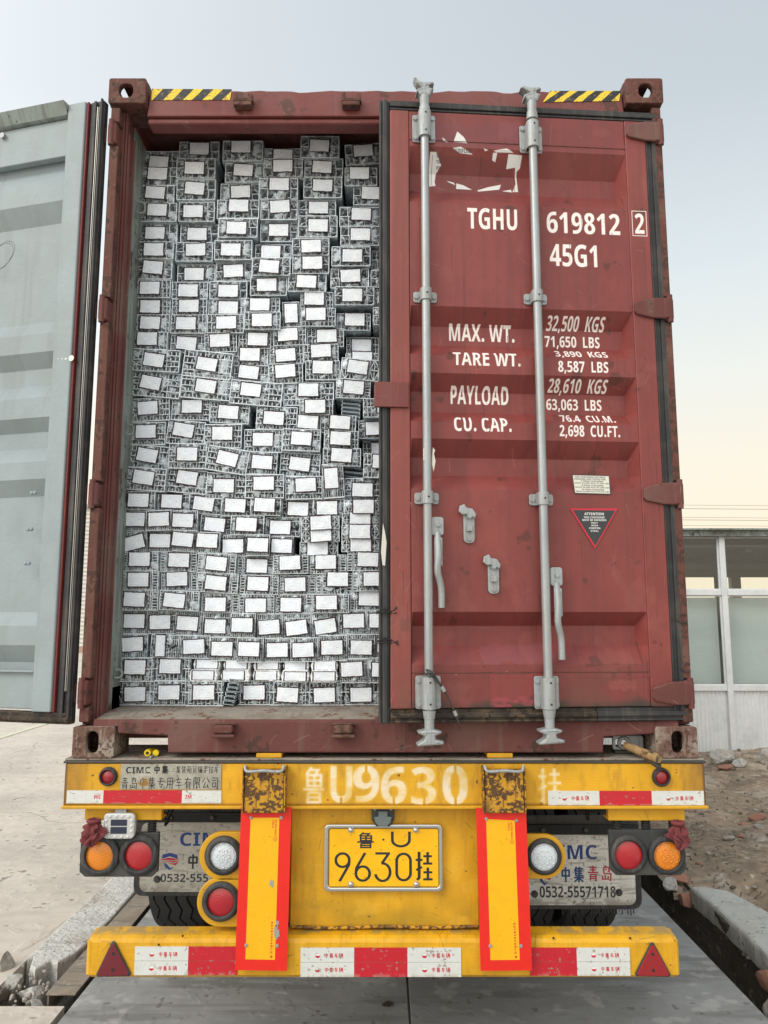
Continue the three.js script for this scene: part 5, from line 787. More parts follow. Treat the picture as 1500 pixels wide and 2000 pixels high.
    // shield: blue crown and point, red stripes sweeping across
    const ox = gx(left ? 313 : 1044), oy = gy(left ? 1666 : 1692), w = gx(left ? 353 : 1080) - ox, h = gy(left ? 1700 : 1730) - oy, pt = (a, b) => [ox + a * w, oy + b * h], poly = (col, ...p) => { q.fillStyle = col; q.beginPath(); p.forEach(([a, b], i) => i ? q.lineTo(...pt(a, b)) : q.moveTo(...pt(a, b))); q.fill(); };
    poly(blue, [.15, .1], [.5, 0], [.85, .1], [.9, .34], [.5, .2], [.16, .34]); poly('#b8263a', [0, .42], [.45, .28], [1, .36], [.62, .44]); poly('#b8263a', [.1, .5], [.6, .48], [.98, .42], [.7, .56]); poly('#b8263a', [.4, .6], [.72, .6], [.95, .5], [.8, .72]); poly(blue, [.22, .58], [.36, .62], [.54, .86], [.74, .78], [.52, 1], [.3, .82]);
    paintPixels(c, (u, v, o) => { const a = fbm(u, v, 10, 6, 5, left ? 761 : 763), k = .9 + .18 * a; o[0] *= k; o[1] *= k; o[2] *= k; mixc(o, 116, 108, 94, .6 * smooth(-v, -.2, -.02) * smooth(a, .36, .6)); mixc(o, 96, 92, 86, .5 * smooth(fbm(u, v, 50, 30, 3, 765), .68, .74)); mixc(o, 120, 116, 108, .4 * smooth(fbm(u, v, 6, 30, 4, 766), .58, .7)); o[3] = 255; });
    return std({ map: tex(c), roughness: .55 });
  }
  for (const left of [true, false]) {
    const z = -.87, [x0, y1, x1, y0] = left ? [-1.192,0.71, -0.61,0.386] : [0.629,0.652, 1.225,0.325];
    const b = part(T, 'mudflap', ext(roundRect(x0 - (left ? .03 : .0), y0 - .02, x1 + (left ? 0 : .03), y1 + .09, .05), .012, z - .004, .002), M.rubber);
    part(b, 'flap_plate', planarUV(ext(roundRect(x0, y0, x1, y1, .04), .003, z, .001), x0, x1, y0, y1), flapPrint(left), { keepUV: true });
    part(b, 'flap_rail', box(x0 - .02, x1 + .02, y1 + .004, y1 + .05, z - .002, z + .02, .003), M.dark);
    for (const [p, r] of left ? [[-1.106,0.445], [-0.736,0.445]] : [[0.732,0.377], [1.143,0.384]]) part(b, 'bolt', [cyl(.011, .011, .01, p, r, z + .005, 'z', 6), cyl(.017, .017, .003, p, r, z + .0015, 'z', 14)], M.steelDark);
    for (const f of [.25, .6, .9]) part(b, 'bolt', cyl(.011, .012, .01, lerp(x0, x1, f), y1 + .028, z + .025, 'z', 6), M.steelDark);
    const fr = []; for (let k = 0; k < 26; k++) { const a = lerp(x0, x1, .4 + .6 * k / 26); fr.push(box(a, a + .004, y0 - .02 - rr(.005, .03), y0 - .018, z - .012, z - .006, 0)); } if (!left) part(b, 'fringe', fr, M.rubber, { kind: 'stuff' });
  }
  function tyre(cx) {
    const R = .505, w = .27, prof = [], n = 160, P = [];
    const ribs = [[-.5, -.34], [-.30, -.13], [-.09, .09], [.13, .30], [.34, .5]];
    prof.push([-.40, .62, 0], [-.5, .80, 0], [-.505, .92, 0], [-.47, .975, 0]);
    ribs.forEach(([a, b], i) => { const d = i === 0 || i === 4 ? .99 : 1; prof.push([a + .03 * (i === 0), d - (i === 0 ? .012 : 0), i > 0 ? 1 : 0], [b - .03 * (i === 4), d - (i === 4 ? .012 : 0), i < 4 ? 1 : 0]); if (i < 4) prof.push([b + .006, .968, 1], [ribs[i + 1][0] - .006, .968, 1]); });
    prof.push([.47, .975, 0], [.505, .92, 0], [.5, .80, 0], [.40, .62, 0]);
    const at = (i, j) => { const [a, r, zig] = prof[j], t = i / n * 2 * PI, zz = zig ? .012 * (Math.abs(((i % 8) / 8) * 2 - 1) * 2 - 1) : 0; return [cx + a * w + zz, .5 + Math.cos(t) * r * R, -1.56 + Math.sin(t) * r * R]; };
    for (let i = 0; i < n; i++) for (let j = 0; j + 1 < prof.length; j++) for (const [a, b] of [[i, j], [i + 1, j], [i + 1, j + 1], [i, j], [i + 1, j + 1], [i, j + 1]]) P.push(...at(a, b));
    const g = new THREE.BufferGeometry(); g.setAttribute('position', new THREE.Float32BufferAttribute(P, 3)); g.computeVertexNormals(); return g;
  }
  const treadMat = std({ color: lin(.035, .035, .036), roughness: .85, bumpMap: bumpFine, bumpScale: .001 });
  for (const cx of [-1.09, -.76, .76, 1.09]) { const w = part(T, 'wheel', [cyl(.31, .31, .2, cx, .5, -1.56, 'x', 32), cyl(.13, .13, .28, cx, .5, -1.56, 'x', 20)], M.steelDark); part(w, 'tyre', tyre(cx), treadMat); }
  part(T, 'axle', cyl(.065, .065, 1.6, 0, .5, -1.56, 'x', 16), M.dark);
  for (const cx of [-.92, .92]) part(T, 'wheel', [-2.9, -4.2].flatMap((z) => [cyl(.5, .5, .58, cx, .5, z, 'x', 40)]), treadMat, { kind: 'stuff' });
  // cables hanging behind the beam
  part(T, 'cable', [tube([[-0.941,0.902, -.3], [-0.893,0.877, -.25], [-0.901,0.861, -.22], [-0.891,0.906, -.3]], .006, 24), tube([[-0.908,0.906, -.3], [-0.91,0.865, -.25], [-0.889,0.891, -.28]], .004, 20)], M.dark);
  part(T, 'cable', [tube([[0.796,0.911, -.3], [0.859,0.899, -.28], [0.943,0.906, -.3]], .006, 20), tube([[0.857,0.915, -.3], [0.846,0.886, -.28], [0.853,0.866, -.27], [0.865,0.911, -.3]], .004, 24)], M.dark);
}
// red cloths knotted to the lamp mounts
function rag(label, at, size, s) {
  const t = thing('cloth_rag', label, 'rag', at), g = new THREE.IcosahedronGeometry(1, 40), p = g.attributes.position;
  for (let i = 0; i < p.count; i++) {
    const x = p.getX(i), y = p.getY(i), z = p.getZ(i), th = Math.atan2(z, x);
    const f = .78 + .22 * Math.sin(th * 5 + y * 3 + s) + .16 * Math.sin(th * 9 - y * 5 + s * 2) + .14 * Math.sin(y * 7 + th * 3 + s), neck = smooth(1 - y, 0.02, .75);
    p.setXYZ(i, x * f * size[0] * (.25 + .75 * neck) + (y < 0 ? .012 * Math.sin(s + y * 4) : 0), y * size[1] * (.9 + .15 * f), z * f * size[2] * (.25 + .75 * neck));
  }
  g.computeVertexNormals();
  const m = new THREE.Mesh(join(g), M.rag); m.name = 'cloth'; m.castShadow = m.receiveShadow = true; t.add(m);
  const k = new THREE.Mesh(join([new THREE.TorusGeometry(.02, .007, 8, 18).rotateX(PI / 2).translate(0, size[1] * .8, 0)]), M.rag); k.name = 'knot'; t.add(k);
}
M.rag = std({ color: lin(.17, .038, .042), roughness: .95, bumpMap: bumpFine, bumpScale: .002 });
rag('crumpled dark red rag knotted above the left amber lamp', [-1.108,0.897, .02], [.042, .052, .026], 1.3);
rag('dark red rag with hanging fold at the right end of the right lamp board', [1.121,0.888, .02], [.036, .054, .02], 4.1);

// yellow bolt seals left lying on the deck
{
  const yl = std({ color: lin(.75, .55, .01), roughness: .35 });
  const a = [-0.933,1.171], b = thing('bolt_seal', 'yellow bolt seal body lying on the deck at the left', 'seal', [a[0], 1.164, -.06]);
  part(b, 'barrel', [cyl(.013, .013, .032, a[0], 1.178, -.06, 'z', 18), cyl(.010, .010, .03, a[0] + .006, 1.176, -.09, 'z', 14)], yl); part(b, 'bore', cyl(.006, .006, .003, a[0], 1.178, -.0435, 'z', 12), M.dark);
  const c = [-0.904,1.17], d = thing('bolt_seal', 'yellow headed steel seal pin lying beside the seal body', 'seal', [c[0], 1.164, -.05]);
  part(d, 'pin', [cyl(.004, .004, .04, c[0] - .004, 1.170, -.02, 'z', 10)], M.galv); part(d, 'head', [cyl(.012, .012, .014, c[0] + .004, 1.178, -.05, 'z', 18), cyl(.009, .009, .03, c[0], 1.175, -.07, 'z', 14)], yl);
}
// wooden handled bar pushed through the sill opening, and the twist-lock behind it
{
  const w = thing('wooden_handle', 'weathered wooden handle sticking out of the right sill opening over the beam', 'handle', [0.985,1.191, .03]);
  const wood = std({ map: tex(scratches(paintPixels(canvas(128, 512), (u, v, o) => { const k = .8 + .4 * fbm(u, v, 14, 3, 4, 771); o[0] = 150 * k; o[1] = 122 * k; o[2] = 82 * k; o[3] = 255; mixc(o, 62, 46, 34, .85 * smooth(fbm(u, v, 6, 8, 4, 772), .56, .72)); }), 40, '#5b4028', 90, 1.5, 1), true, [8, 3]), roughness: .85, bumpMap: bumpPits, bumpScale: .003 });
  const bar = (p, q, r0, r1) => { const a = V(p), b = V(q), d = b.clone().sub(a), g = new THREE.CylinderGeometry(r1, r0, d.length(), 16); g.applyQuaternion(new THREE.Quaternion().setFromUnitVectors(new THREE.Vector3(0, 1, 0), d.clone().normalize())); return g.translate(...a.add(b).multiplyScalar(.5).toArray()); };
  const q = [1.035,1.179, .09], p = [0.959,1.204, -.06];
  part(w, 'shaft', bar(p, q, .015, .018), wood);
  part(w, 'pipe', [bar([1.011,1.171, .02], [1.044,1.147, .07], .011, .011)], M.steelDark);
  const [tx, ty] = [0.977,1.203];
  const t = thing('twist_lock', 'pale steel twist-lock handle plate behind the right sill opening', 'lock', [tx, 1.164, -.12]);
  const pl = roundRect(tx - .055, 1.178, tx + .07, 1.235, .012); pl.holes.push(oval(tx - .02, 1.206, .05, .03, .012));
  part(t, 'plate', ext(pl, .012, -.11, .003), M.galv); part(t, 'collar', [new THREE.TorusGeometry(.02, .008, 8, 18).translate(tx - .01, 1.206, -.108)], M.galv); part(t, 'base', box(tx - .05, tx + .06, 1.165, 1.1775, -.16, -.10, .003), M.steelDark);
}

// ---------------------------------------------------------------- ground, pit edges, rubble
{
  const conc = (n, base, s, o2 = {}) => { const c = canvas(n, n); paintPixels(c, (u, v, o) => { const a = fbm(u, v, 4, 4, 6, s), b = fbm(u, v, 60, 60, 3, s + 1), st = fbm(u, v, 5, 40, 4, s + 2); const k = .84 + .26 * a + .12 * (b - .5); o[0] = base[0] * k; o[1] = base[1] * k; o[2] = base[2] * k; o[3] = 255; mixc(o, ...(o2.dirt ?? [132, 120, 106]), .5 * smooth(a, .5, .72)); mixc(o, 84, 80, 76, (o2.streak ?? .2) * smooth(st, .55, .75)); mixc(o, 92, 88, 82, .6 * smooth(b, .74, .82)); mixc(o, 206, 202, 194, .3 * smooth(fbm(u, v, 30, 36, 3, s + 5), .66, .78)); }); return c; };
  const cracks = (c, n, col) => { const x = c.getContext('2d'); x.strokeStyle = col; for (let i = 0; i < n; i++) { let a = rnd() * c.width, b = rnd() * c.height, t = rr(0, PI * 2); x.lineWidth = rr(.8, 2); x.globalAlpha = rr(.3, .8); x.beginPath(); x.moveTo(a, b); for (let k = 0; k < 24; k++) { t += rr(-.5, .5); a += Math.cos(t) * 9; b += Math.sin(t) * 9; x.lineTo(a, b); } x.stroke(); } x.globalAlpha = 1; return c; };
  const bumpGround = grey(512, 512, (u, v) => .7 * fbm(u, v, 8, 8, 6, 815) + .3 * smooth(fbm(u, v, 40, 40, 3, 817), .6, .7), [.4, .4]);
  M.yard = std({ map: tex(cracks(conc(640, [204, 195, 183], 801, { dirt: [188, 177, 163], streak: .05 }), 14, '#7d756b'), true, [.25, .25]), roughness: .92, bumpMap: bumpGround, bumpScale: .006 });
  M.kerb = std({ map: tex(conc(512, [204, 203, 197], 821), true, [.9, .9]), roughness: .95, bumpMap: bumpPits, bumpScale: .008 });
  M.platform = std({ map: tex(conc(640, [148, 149, 147], 831, { dirt: [112, 110, 106], streak: .35 }), true, [.35, .35]), roughness: .85, bumpMap: bumpGround, bumpScale: .005 });
  M.pit = std({ map: tex(conc(512, [92, 84, 74], 841, { dirt: [60, 54, 46], streak: .8 }), true, [.8, .8]), roughness: .95, bumpMap: bumpPits, bumpScale: .02 });
  M.board = std({ map: tex(conc(512, [148, 136, 120], 851, { dirt: [110, 94, 76], streak: .5 }), true, [1, 1]), roughness: .8, bumpMap: bumpFine, bumpScale: .002 });
  const dirt = canvas(640, 640); paintPixels(dirt, (u, v, o) => { const a = fbm(u, v, 5, 5, 6, 861), b = fbm(u, v, 90, 90, 2, 862), k = .72 + .42 * a + .3 * (b - .5); o[0] = 160 * k; o[1] = 141 * k; o[2] = 120 * k; o[3] = 255; mixc(o, 196, 184, 168, .5 * smooth(fbm(u, v, 9, 9, 5, 863), .52, .68)); mixc(o, 112, 100, 86, .6 * smooth(fbm(u, v, 14, 14, 5, 864), .58, .7)); mixc(o, 200, 194, 184, .8 * smooth(fbm(u, v, 70, 70, 2, 865), .82, .86)); });
  M.dirt = std({ map: tex(dirt, true, [.3, .3]), roughness: 1, bumpMap: bumpGround, bumpScale: .05 });
  M.stone = std({ map: tex(conc(256, [172, 168, 160], 871), true, [3, 3]), roughness: .95, bumpMap: bumpPits, bumpScale: .006 });
  M.brick = std({ color: lin(.34, .17, .12), roughness: .95, bumpMap: bumpPits, bumpScale: .006 });

  // left yard, sheet by sheet
  struct('yard', [box(-90, -1.80, -.30, 0, -60, 6, 0), box(-1.80, -1.42, -.30, -.004, -.60, 6, 0)], M.yard);
  struct('ground', [new THREE.PlaneGeometry(900, 900).rotateX(-PI / 2).translate(0, -.5, -380)], M.yard);
  struct('far_ground', [box(-1.79, 120, -.4, -.03, -130, -24, 0), box(-120, -90, -.4, -.03, -130, 6, 0), box(-90, -1.79, -.4, -.03, -130, -60, 0)], M.yard);
  struct('platform', [box(-1.388, .106, -.36, 0, -22, 6, .004), box(.116, 1.65, -.36, 0, -22, 6, .004), box(.100, .122, -.36, -.012, -21.9, 5.9, 0)], M.platform);
  struct('pit_floor', [box(-1.6, 2.4, -1.4, -1.1, -24, 6, 0)], M.pit);
  // kerb strip with a broken end
  const kp = [[-1.80, 24], [-1.80, 1.10], [-1.79, 1.04], [-1.77, 1.06], [-1.74, .96], [-1.70, .93], [-1.66, 1.02], [-1.62, 1.0], [-1.58, 1.12], [-1.562, 1.22], [-1.556, 1.6], [-1.562, 2.0], [-1.556, 24]];
  struct('kerb', ext(shape(kp), .26, 0, .012).rotateX(-PI / 2).translate(0, .012, 0), M.kerb);
  struct('kerb_footing', box(-1.795, -1.66, -.5, -.245, -24, 6, 0), M.pit);
  const cover = thing('channel_cover', 'rusty flat steel cover strip laid along the left edge of the platform', 'cover strip', [-1.48, 0, -.70]);
  part(cover, 'top_sheet', box(-1.548, -1.412, -.006, .003, -24, -.70, .002), M.board); part(cover, 'side_sheet', [box(-1.548, -1.540, -.10, -.007, -24, -.72, .002)], M.board);

  { const o = []; for (let k = 0; k < 18; k++) { const t = k / 18 * 2 * PI, r = rr(.6, 1.1); o.push([0.016,-0.602].map((q, i) => i ? -q - Math.sin(t) * r * .03 : q + Math.cos(t) * r * .024)); } struct('oil_stain', ext(shape(o), .0012, .0055, 0).rotateX(-PI / 2), std({ color: lin(.05, .045, .04), roughness: .6 })); }
  // rocks: a lump cut by flat faces
  function rock(s, [w, h, d], n = 2) {
    const g = new THREE.IcosahedronGeometry(1, n), p = g.attributes.position, v = new THREE.Vector3(), pl = [];
    for (let k = 0; k < 9; k++) { const a = new THREE.Vector3(hash(k, s, 881) - .5, hash(k, s, 882) - .5, hash(k, s, 883) - .5).normalize(); pl.push([a, .45 + .35 * hash(k, s, 884)]); }
    for (let i = 0; i < p.count; i++) { v.fromBufferAttribute(p, i); for (const [a, c] of pl) { const e = v.dot(a) - c; if (e > 0) v.addScaledVector(a, -e); } v.multiplyScalar(1 + .05 * (hash(Math.round(v.x * 40), Math.round(v.y * 40) + Math.round(v.z * 40) * 7, s) - .5)); p.setXYZ(i, v.x * w, v.y * h, v.z * d); }
    g.computeVertexNormals(); return g;
  }
  let rk = 0;
  function stone(label, cat, x, z, size, mat, y = 0, turn = 0, name = 'stone') { const m = new THREE.Mesh(join(rock(++rk, size)), mat); m.name = named(name); m.position.set(x, y + size[1] * .42, z); m.rotation.y = turn; m.castShadow = m.receiveShadow = true; scene.add(m); tag(m, label, cat); return m; }
  // broken concrete at the left kerb end
  stone('dark pointed chunk of broken concrete at the tip of the kerb', 'concrete chunk', -1.86, -.97, [.055, .075, .05], M.stone, -.03, .4, 'concrete_chunk');
  stone('largest grey lump below the broken kerb end', 'concrete chunk', -1.79, -.86, [.085, .07, .07], M.kerb, -.07, 1.0, 'concrete_chunk');
  stone('grey lump wedged against the cover strip end', 'concrete chunk', -1.66, -.84, [.07, .06, .08], M.kerb, -.09, 2.0, 'concrete_chunk');
  stone('brown earthy lump at the left picture edge', 'concrete chunk', -1.96, -.74, [.07, .05, .06], M.pit, -.02, .2, 'concrete_chunk');
  stone('pale slab-like lump in front of the kerb rubble', 'concrete chunk', -1.87, -.66, [.09, .035, .06], M.stone, -.02, 2.6, 'concrete_chunk');
  stone('small reddish lump between kerb rubble and slab', 'concrete chunk', -1.76, -.70, [.06, .04, .05], M.pit, -.03, 1.6, 'concrete_chunk');
  stone('rounded grey lump beside the hollow under the cover strip', 'concrete chunk', -1.60, -.74, [.05, .05, .05], M.kerb, -.09, 0, 'concrete_chunk');
  { const g = []; for (let i = 0; i < 120; i++) { const s = rr(.005, .018); g.push(new THREE.IcosahedronGeometry(s, 0).scale(1, .7, rr(.6, 1.2)).rotateY(rr(0, 3)).rotateX(rr(0, 3)).rotateZ(rr(0, 3)).translate(rr(-2.1, -1.56), rr(-.07, .0), rr(-1.0, -.58))); } struct('rubble', g, M.stone, { kind: 'stuff' }); }

  // right side: slab edge with its ragged lip, pit wall, loose earth
  const lip = []; for (let i = 0; i <= 60; i++) { const z = 2.10 - i * .028; lip.push([1.955 + .035 * (fbm(i / 60, .3, 5, 3, 4, 891) - .5) - (z < 1.0 ? (1 - z) * .04 : 0) + 0.006 * (hash(i, 2, 892) - .5), z]); }
  M.slab = std({ map: tex(conc(512, [190, 190, 184], 825, { dirt: [168, 164, 154], streak: .1 }), true, [.5, .5]), roughness: .92, bumpMap: bumpGround, bumpScale: .01 });
  struct('pavement', ext(shape([...lip, [2.3, .42], [2.32, .8], [2.22, 1.2], [2.26, 1.6], [2.20, 1.9], [2.17, 2.02], [2.05, 2.11]]), .12, 0, .018).rotateX(-PI / 2).translate(0, .012, 0), M.slab);
  { // pit wall: rough face under the slab
    const g = new THREE.PlaneGeometry(26, 1.35, 500, 24), p = g.attributes.position;
    for (let i = 0; i < p.count; i++) { const z = p.getX(i) - 10.4 - .2, y = p.getY(i) - .69; const k = fbm(fract(z / 8 + 10), (y + 2) / 4, 30, 16, 4, 895); p.setXYZ(i, 1.975 + .09 * (k - .5) + (z > -1.0 ? -(z + 1) * .04 : 0) + .05 * smooth(y, -.25, 0) * (k - .3), y, z); }
    g.computeVertexNormals(); struct('pit_wall', g, M.pit);
  }
  { // loose earth, finer near the camera
    const nx = 150, nz = 190, P = [], xs = [], zs = []; for (let i = 0; i <= nx; i++) xs.push(1.90 + 60 * Math.pow(i / nx, 2.6)); for (let j = 0; j <= nz; j++) zs.push(-.3 - 24 * Math.pow(j / nz, 1.7));
    const n2 = (x, z, f, s) => fbm(fract(x * f / 16 + 8), fract(z * f / 16 + 8), 16, 16, 4, s);
    const y = (x, z) => { const e = smooth(x, 1.95, 2.5); return -.05 + .055 * e + (.10 * (n2(x, z, 1.2, 901) - .5) + .07 * (n2(x, z, 6, 902) - .5)) * (.35 + .65 * e) + .05 * smooth(-z, 5.0, 6.6) - (x < 2.4 && z > -2.15 ? .05 * smooth(z, -2.3, -2.1) : 0); };
    const pt = (i, j) => { const jx = (i === 0 ? .05 * (hash(j, 1, 903) - .5) + .06 * (n2(0, zs[j], 4, 904) - .5) - .02 : 0); const x = zs[j] > -2.12 ? Math.max(xs[i], 2.06 + .0005 * i) : xs[i] + jx; return [x, y(x, zs[j]), zs[j]]; };
    for (let i = 0; i < nx; i++) for (let j = 0; j < nz; j++) { const q = [pt(i, j), pt(i + 1, j), pt(i + 1, j + 1), pt(i, j + 1)]; for (const k of [0, 1, 2, 0, 2, 3]) P.push(...q[k]); }
    const g = new THREE.BufferGeometry(); g.setAttribute('position', new THREE.Float32BufferAttribute(P, 3)); g.computeVertexNormals();
    const uv = new Float32Array(P.length / 3 * 2); for (let i = 0; i < uv.length / 2; i++) { uv[i * 2] = P[i * 3]; uv[i * 2 + 1] = P[i * 3 + 2]; } g.setAttribute('uv', new THREE.BufferAttribute(uv, 2));
    const { mergeVertices } = await import('three/addons/utils/BufferGeometryUtils.js'); g.deleteAttribute('normal'); const gm = mergeVertices(g); gm.computeVertexNormals();
    struct('terrain', gm, M.dirt, { keepUV: true });
    // pebbles pressed into it
    const N = 2600, im = new THREE.InstancedMesh(new THREE.IcosahedronGeometry(1, 1), M.stone, N), m4 = new THREE.Matrix4(), q = new THREE.Quaternion(), e = new THREE.Euler(), col = new THREE.Color();
    for (let i = 0; i < N; i++) { const x = 1.95 + 9 * Math.pow(rnd(), 1.6), z = -1.0 - 6.5 * rnd(), s = .004 + .016 * Math.pow(rnd(), 4); e.set(rr(0, 6), rr(0, 6), rr(0, 6)); q.setFromEuler(e); m4.compose(new THREE.Vector3(x, y(x, z) + s * .2, z), q, new THREE.Vector3(s * rr(.8, 1.7), s * rr(.5, .8), s * rr(.8, 1.4))); im.setMatrixAt(i, m4); const k = rr(.5, 1.15); col.setRGB(k, k * rr(.88, .98), k * rr(.78, .95)); im.setColorAt(i, col); }
    im.name = 'gravel'; im.castShadow = im.receiveShadow = true; tag(im, 'scattered pebbles on the bare earth', 'gravel', null, 'stuff'); scene.add(im);
    const at = (px) => px;
    const S = (label, x, z, size, mat, t, name, cat) => stone(label, cat ?? 'stone', x, z, size, mat, y(x, z), t, name);
    S('large grey concrete block at the foot of the glazed shed', 3.899,-6.1, [.17, .16, .13], M.kerb, .5, 'concrete_block', 'concrete block');
    S('reddish broken brick lying on the grey block by the shed', 3.808,-5.798, [.10, .05, .07], M.brick, .2, 'broken_brick', 'brick');
    S('flat grey chunk right of the concrete block by the shed', 4.025,-5.948, [.14, .06, .10], M.kerb, 1.2);
    S('grey chunk at the right picture edge near the shed', 4.408,-6.1, [.16, .13, .12], M.kerb, .3);
    S('small dark stone just right of the beam end', 3.199,-4.854, [.04, .02, .03], M.stone, .3);
    S('small pale stone above the red rag', 2.805,-4.093, [.035, .02, .03], M.stone, .8);
    S('pale flat stone, left one of the two mid-right', 2.685,-3.176, [.062, .028, .045], M.stone, .1);
    S('small brownish stone beside the pale flat stone', 2.798,-3.232, [.028, .024, .026], M.brick, .4);
    S('pale stone at the right edge, lower of two', 2.89,-3.107, [.06, .026, .045], M.stone, .6);
    S('flat pale stone at the right edge, upper of two', 3.058,-3.453, [.06, .02, .04], M.stone, 1.6);
    S('long pinkish brick fragment at the right picture edge', 3.201,-3.775, [.13, .04, .05], M.brick, .35, 'broken_brick', 'brick');
    S('flat reddish brick fragment left of the long one', 2.994,-3.61, [.06, .018, .05], M.brick, 1.1, 'broken_brick', 'brick');
    S('white pebble near the corner of the slab', 2.198,-2.274, [.035, .022, .026], M.stone, .2);
    S('tiny pale pebble behind the slab edge', 2.382,-2.155, [.022, .014, .018], M.stone, .2);
    S('grey stone in the open earth below the red rag', 2.361,-2.809, [.032, .018, .026], M.stone, .9);
    S('small tan stone close to the right lamp board', 2.222,-2.642, [.022, .016, .02], M.brick, .9);
    S('pink brick lump at the pit edge left of the slab', 1.954,-2.325, [.07, .05, .08], M.brick, .9, 'broken_brick', 'brick');
    S('crumbled brick at the pit edge touching the slab corner', 1.924,-2.108, [.06, .06, .07], M.brick, 2.2, 'broken_brick', 'brick');
    S('grey crumbled lump at the pit edge behind the lamp board', 1.882,-2.224, [.05, .05, .06], M.kerb, 1.2);
    stone('reddish brick lump stuck in the broken slab edge at the right', 'brick', 1.93, -1.02, [.06, .07, .10], M.brick, -.10, .2, 'broken_brick');
    stone('white stone in the bottom right corner beside the platform', 'stone', 1.80, -.66, [.11, .07, .13], M.stone, -.07, .5);
  }
  struct('road_marking', box(-5.62, -5.50, .0045, .0065, -9.9, -8.2, 0), std({ color: lin(.6, .58, .45), roughness: .8 }));

  // glazed shed on the right
  const z0 = -7.0, B = thing('glazed_shed', 'long white framed glazed shed with corrugated white lower panels at right', 'shed', [5.5, 0, z0]);
  const white = std({ map: tex(scratches(wornPaint(512, [222, 226, 228], { dirt: [200, 200, 194], dirtAmt: .3, rust: [150, 140, 124], chip: .84, streak: .15, s: 911 }), 6, '#a8a69e', 40, 1, 1), true, [1, 1]), roughness: .6 });
  const glass = new THREE.MeshPhysicalMaterial({ color: lin(.92, .95, .94), roughness: .04, transmission: 1, thickness: 0, ior: 1.5 });
  const blind = std({ color: lin(.58, .62, .62), roughness: .9, bumpMap: bumpFine, bumpScale: .003 });
  part(B, 'fascia', [prism([[z0 + .10, 2.775], [z0 + .10, 2.85], [z0 - .2, 2.87], [z0 - .2, 2.775]], 2.4, 9.5), box(2.4, 9.5, 2.851, 2.875, z0 - .3, z0 + .16, .004)], std({ map: M.greyWall.map, roughness: .8 }));
  part(B, 'roof', box(2.4, 9.5, 2.79, 2.84, -12.2, z0 - .31, 0), M.dark);
  const mx = [2.45, 3.34, 4.44, 5.54, 6.64, 7.74, 8.84];
  for (const m of mx) part(B, 'mullion', box(m - .035, m + .035, 0, 2.774, z0 - .05, z0 + .03, .004), white);
  for (const y of [2.045, .825]) for (let i = 0; i + 1 < mx.length; i++) part(B, 'transom', box(mx[i] + .036, mx[i + 1] - .036, y - .035, y + .035, z0 - .045, z0 + .02, .004), white);
  const frame = (a, b, y0, y1) => { const s = shape([[a, y0], [b, y0], [b, y1], [a, y1]]); s.holes.push(new THREE.Path([[a + .018, y0 + .015], [a + .018, y1 - .015], [b - .018, y1 - .015], [b - .018, y0 + .015]].map((p) => new THREE.Vector2(...p)))); return ext(s, .028, z0 - .002, .002); };
  for (let i = 0; i + 1 < mx.length; i++) {
    const a = mx[i] + .036, b = mx[i + 1] - .036, w = part(B, 'window', frame(a, b, .861, 2.009), white), w2 = part(B, 'window', frame(a, b, 2.081, 2.773), white);
    part(w, 'pane', box(a + .02, b - .02, .861, 2.009, z0 - .018, z0 - .012, 0), glass); part(w2, 'pane', box(a + .015, b - .015, 2.081, 2.77, z0 - .018, z0 - .012, 0), glass);
    part(w, 'blind', box(a, b, .87, 1.985, z0 - .16, z0 - .15, 0), blind);
    const P = [], n = 40; for (let k = 0; k < n; k++) { const x0 = lerp(a, b, k / n), x1 = lerp(a, b, (k + 1) / n), q = [[x0, 0, z0 - .02 + (k % 2) * .012], [x1, 0, z0 - .02 + ((k + 1) % 2) * .012], [x1, .789, z0 - .02 + ((k + 1) % 2) * .012], [x0, .789, z0 - .02 + (k % 2) * .012]]; for (const e of [0, 1, 2, 0, 2, 3]) P.push(...q[e]); }
    const g = new THREE.BufferGeometry(); g.setAttribute('position', new THREE.Float32BufferAttribute(P, 3)); g.computeVertexNormals(); part(B, 'lower_panel', g, white);
  }
  // inside: floor, dark ceiling, back wall pierced by windows, a few posts and a lamp cable
  part(B, 'inner_floor', box(2.4, 9.5, .0, .02, -12, z0 - .2, 0), M.platform);
  part(B, 'ceiling', [box(2.4, 9.5, 2.66, 2.69, -12, z0 - .2, 0), box(2.4, 9.5, 2.60, 2.655, -9.6, -9.5, 0), box(4.9, 4.98, 2.60, 2.655, -12, -7.3, 0)], std({ color: lin(.10, .105, .105), roughness: .9 }));
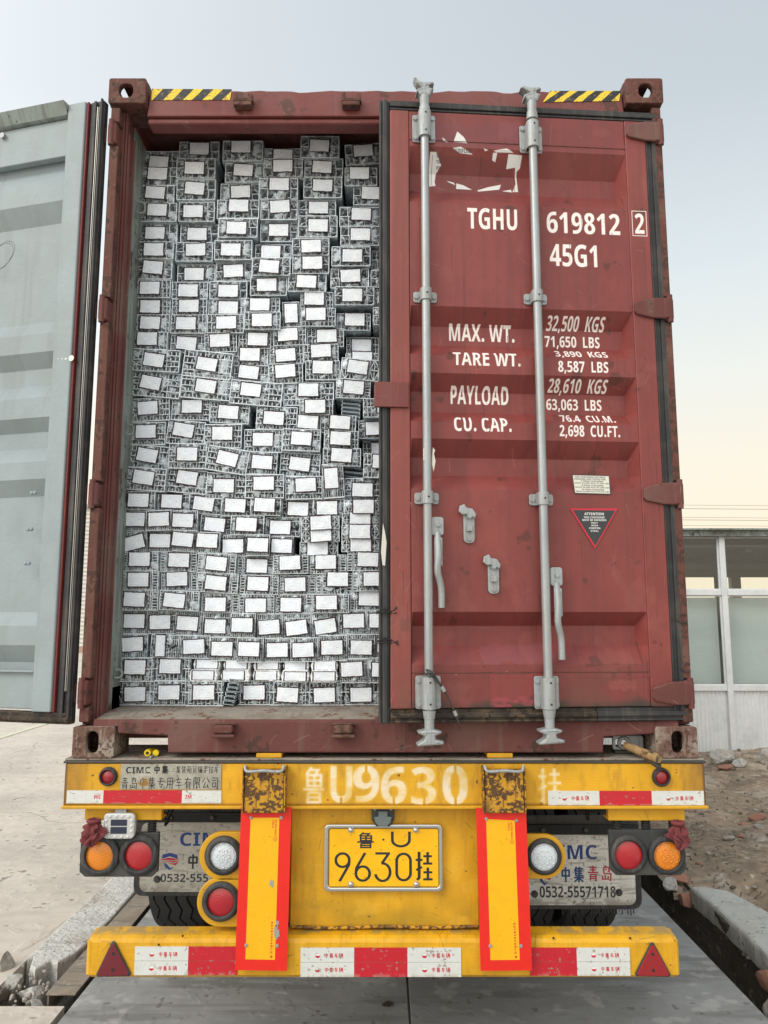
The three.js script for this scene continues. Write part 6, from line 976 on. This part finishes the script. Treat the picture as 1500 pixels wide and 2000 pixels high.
  part(B, 'back_wall', [box(2.4, 9.5, 0, 1.5, -12.15, -12, 0), box(2.4, 9.5, 2.52, 2.79, -12.15, -12, 0), ...[2.5, 4.0, 5.4, 5.6, 6.9, 8.2, 9.4].map((a) => box(a - .09, a + .09, 1.5, 2.52, -12.15, -12, 0))], std({ color: lin(.30, .30, .28), roughness: .9 }));
  part(B, 'side_wall', [box(2.3, 2.4, 0, 2.79, -12, z0 - .06, 0), box(9.5, 9.6, 0, 2.79, -12, z0 - .06, 0)], std({ color: lin(.30, .30, .28), roughness: .9 }));
  part(B, 'inner_post', [box(5.52, 5.66, .02, 2.6, -9.8, -9.7, 0)], std({ color: lin(.16, .17, .17), roughness: .9 }));

  // far left: pale ribbed warehouse wall seen through the hinge gap
  const Wh = thing('warehouse', 'distant pale building with horizontal ribbed cladding seen in the door gap', 'building', [-16, 0, -37]);
  { const pts = [[-38, 0], [-36.95, 0]]; for (let i = 0; i < 33; i++) { const y = .3 + i * .215; pts.push([-36.95, y], [-36.87, y + .02], [-36.87, y + .11], [-36.95, y + .13]); } pts.push([-36.95, 7.5], [-38, 7.5]); part(Wh, 'cladding', prism(pts, -26, -10.5), std({ color: lin(.66, .64, .6), roughness: .7 })); part(Wh, 'roof', prism([[-38, 7.5], [-36.7, 7.5], [-36.7, 7.62], [-38, 7.9]], -26.2, -10.3), std({ color: lin(.3, .3, .3), roughness: .8 })); part(Wh, 'plinth', box(-26, -10.5, 0, .3, -36.94, -36.85, 0), std({ color: lin(.42, .26, .22), roughness: .9 })); }
  // overhead wires
  const wireMat = std({ color: lin(.22, .2, .18), roughness: .8 });
  const wires = [['uppermost thin overhead wire right of the container', 985], ['second overhead wire from the top, right of the container', 993], ['third overhead wire from the top, right of the container', 1009], ['fourth overhead wire from the top, right of the container', 1015], ['fifth overhead wire from the top, close above the shed roof', 1026], ['lowest overhead wire, just over the shed roof', 1034]];
  const wy = [8.128, 7.922, 7.424, 7.278, 6.957, 6.724];
  wires.forEach(([label], i) => { const t = tag(part(scene, named('power_line'), tube([[9, wy[i] + .05, -40], [19, wy[i], -40.2], [30, wy[i] - .04, -40.4], [60, wy[i] + .3, -41]], .010 + (i % 2) * .004, 40, 5), wireMat), label, 'wire', 'overhead wires at right'); });
}
renderer.render(scene, camera);
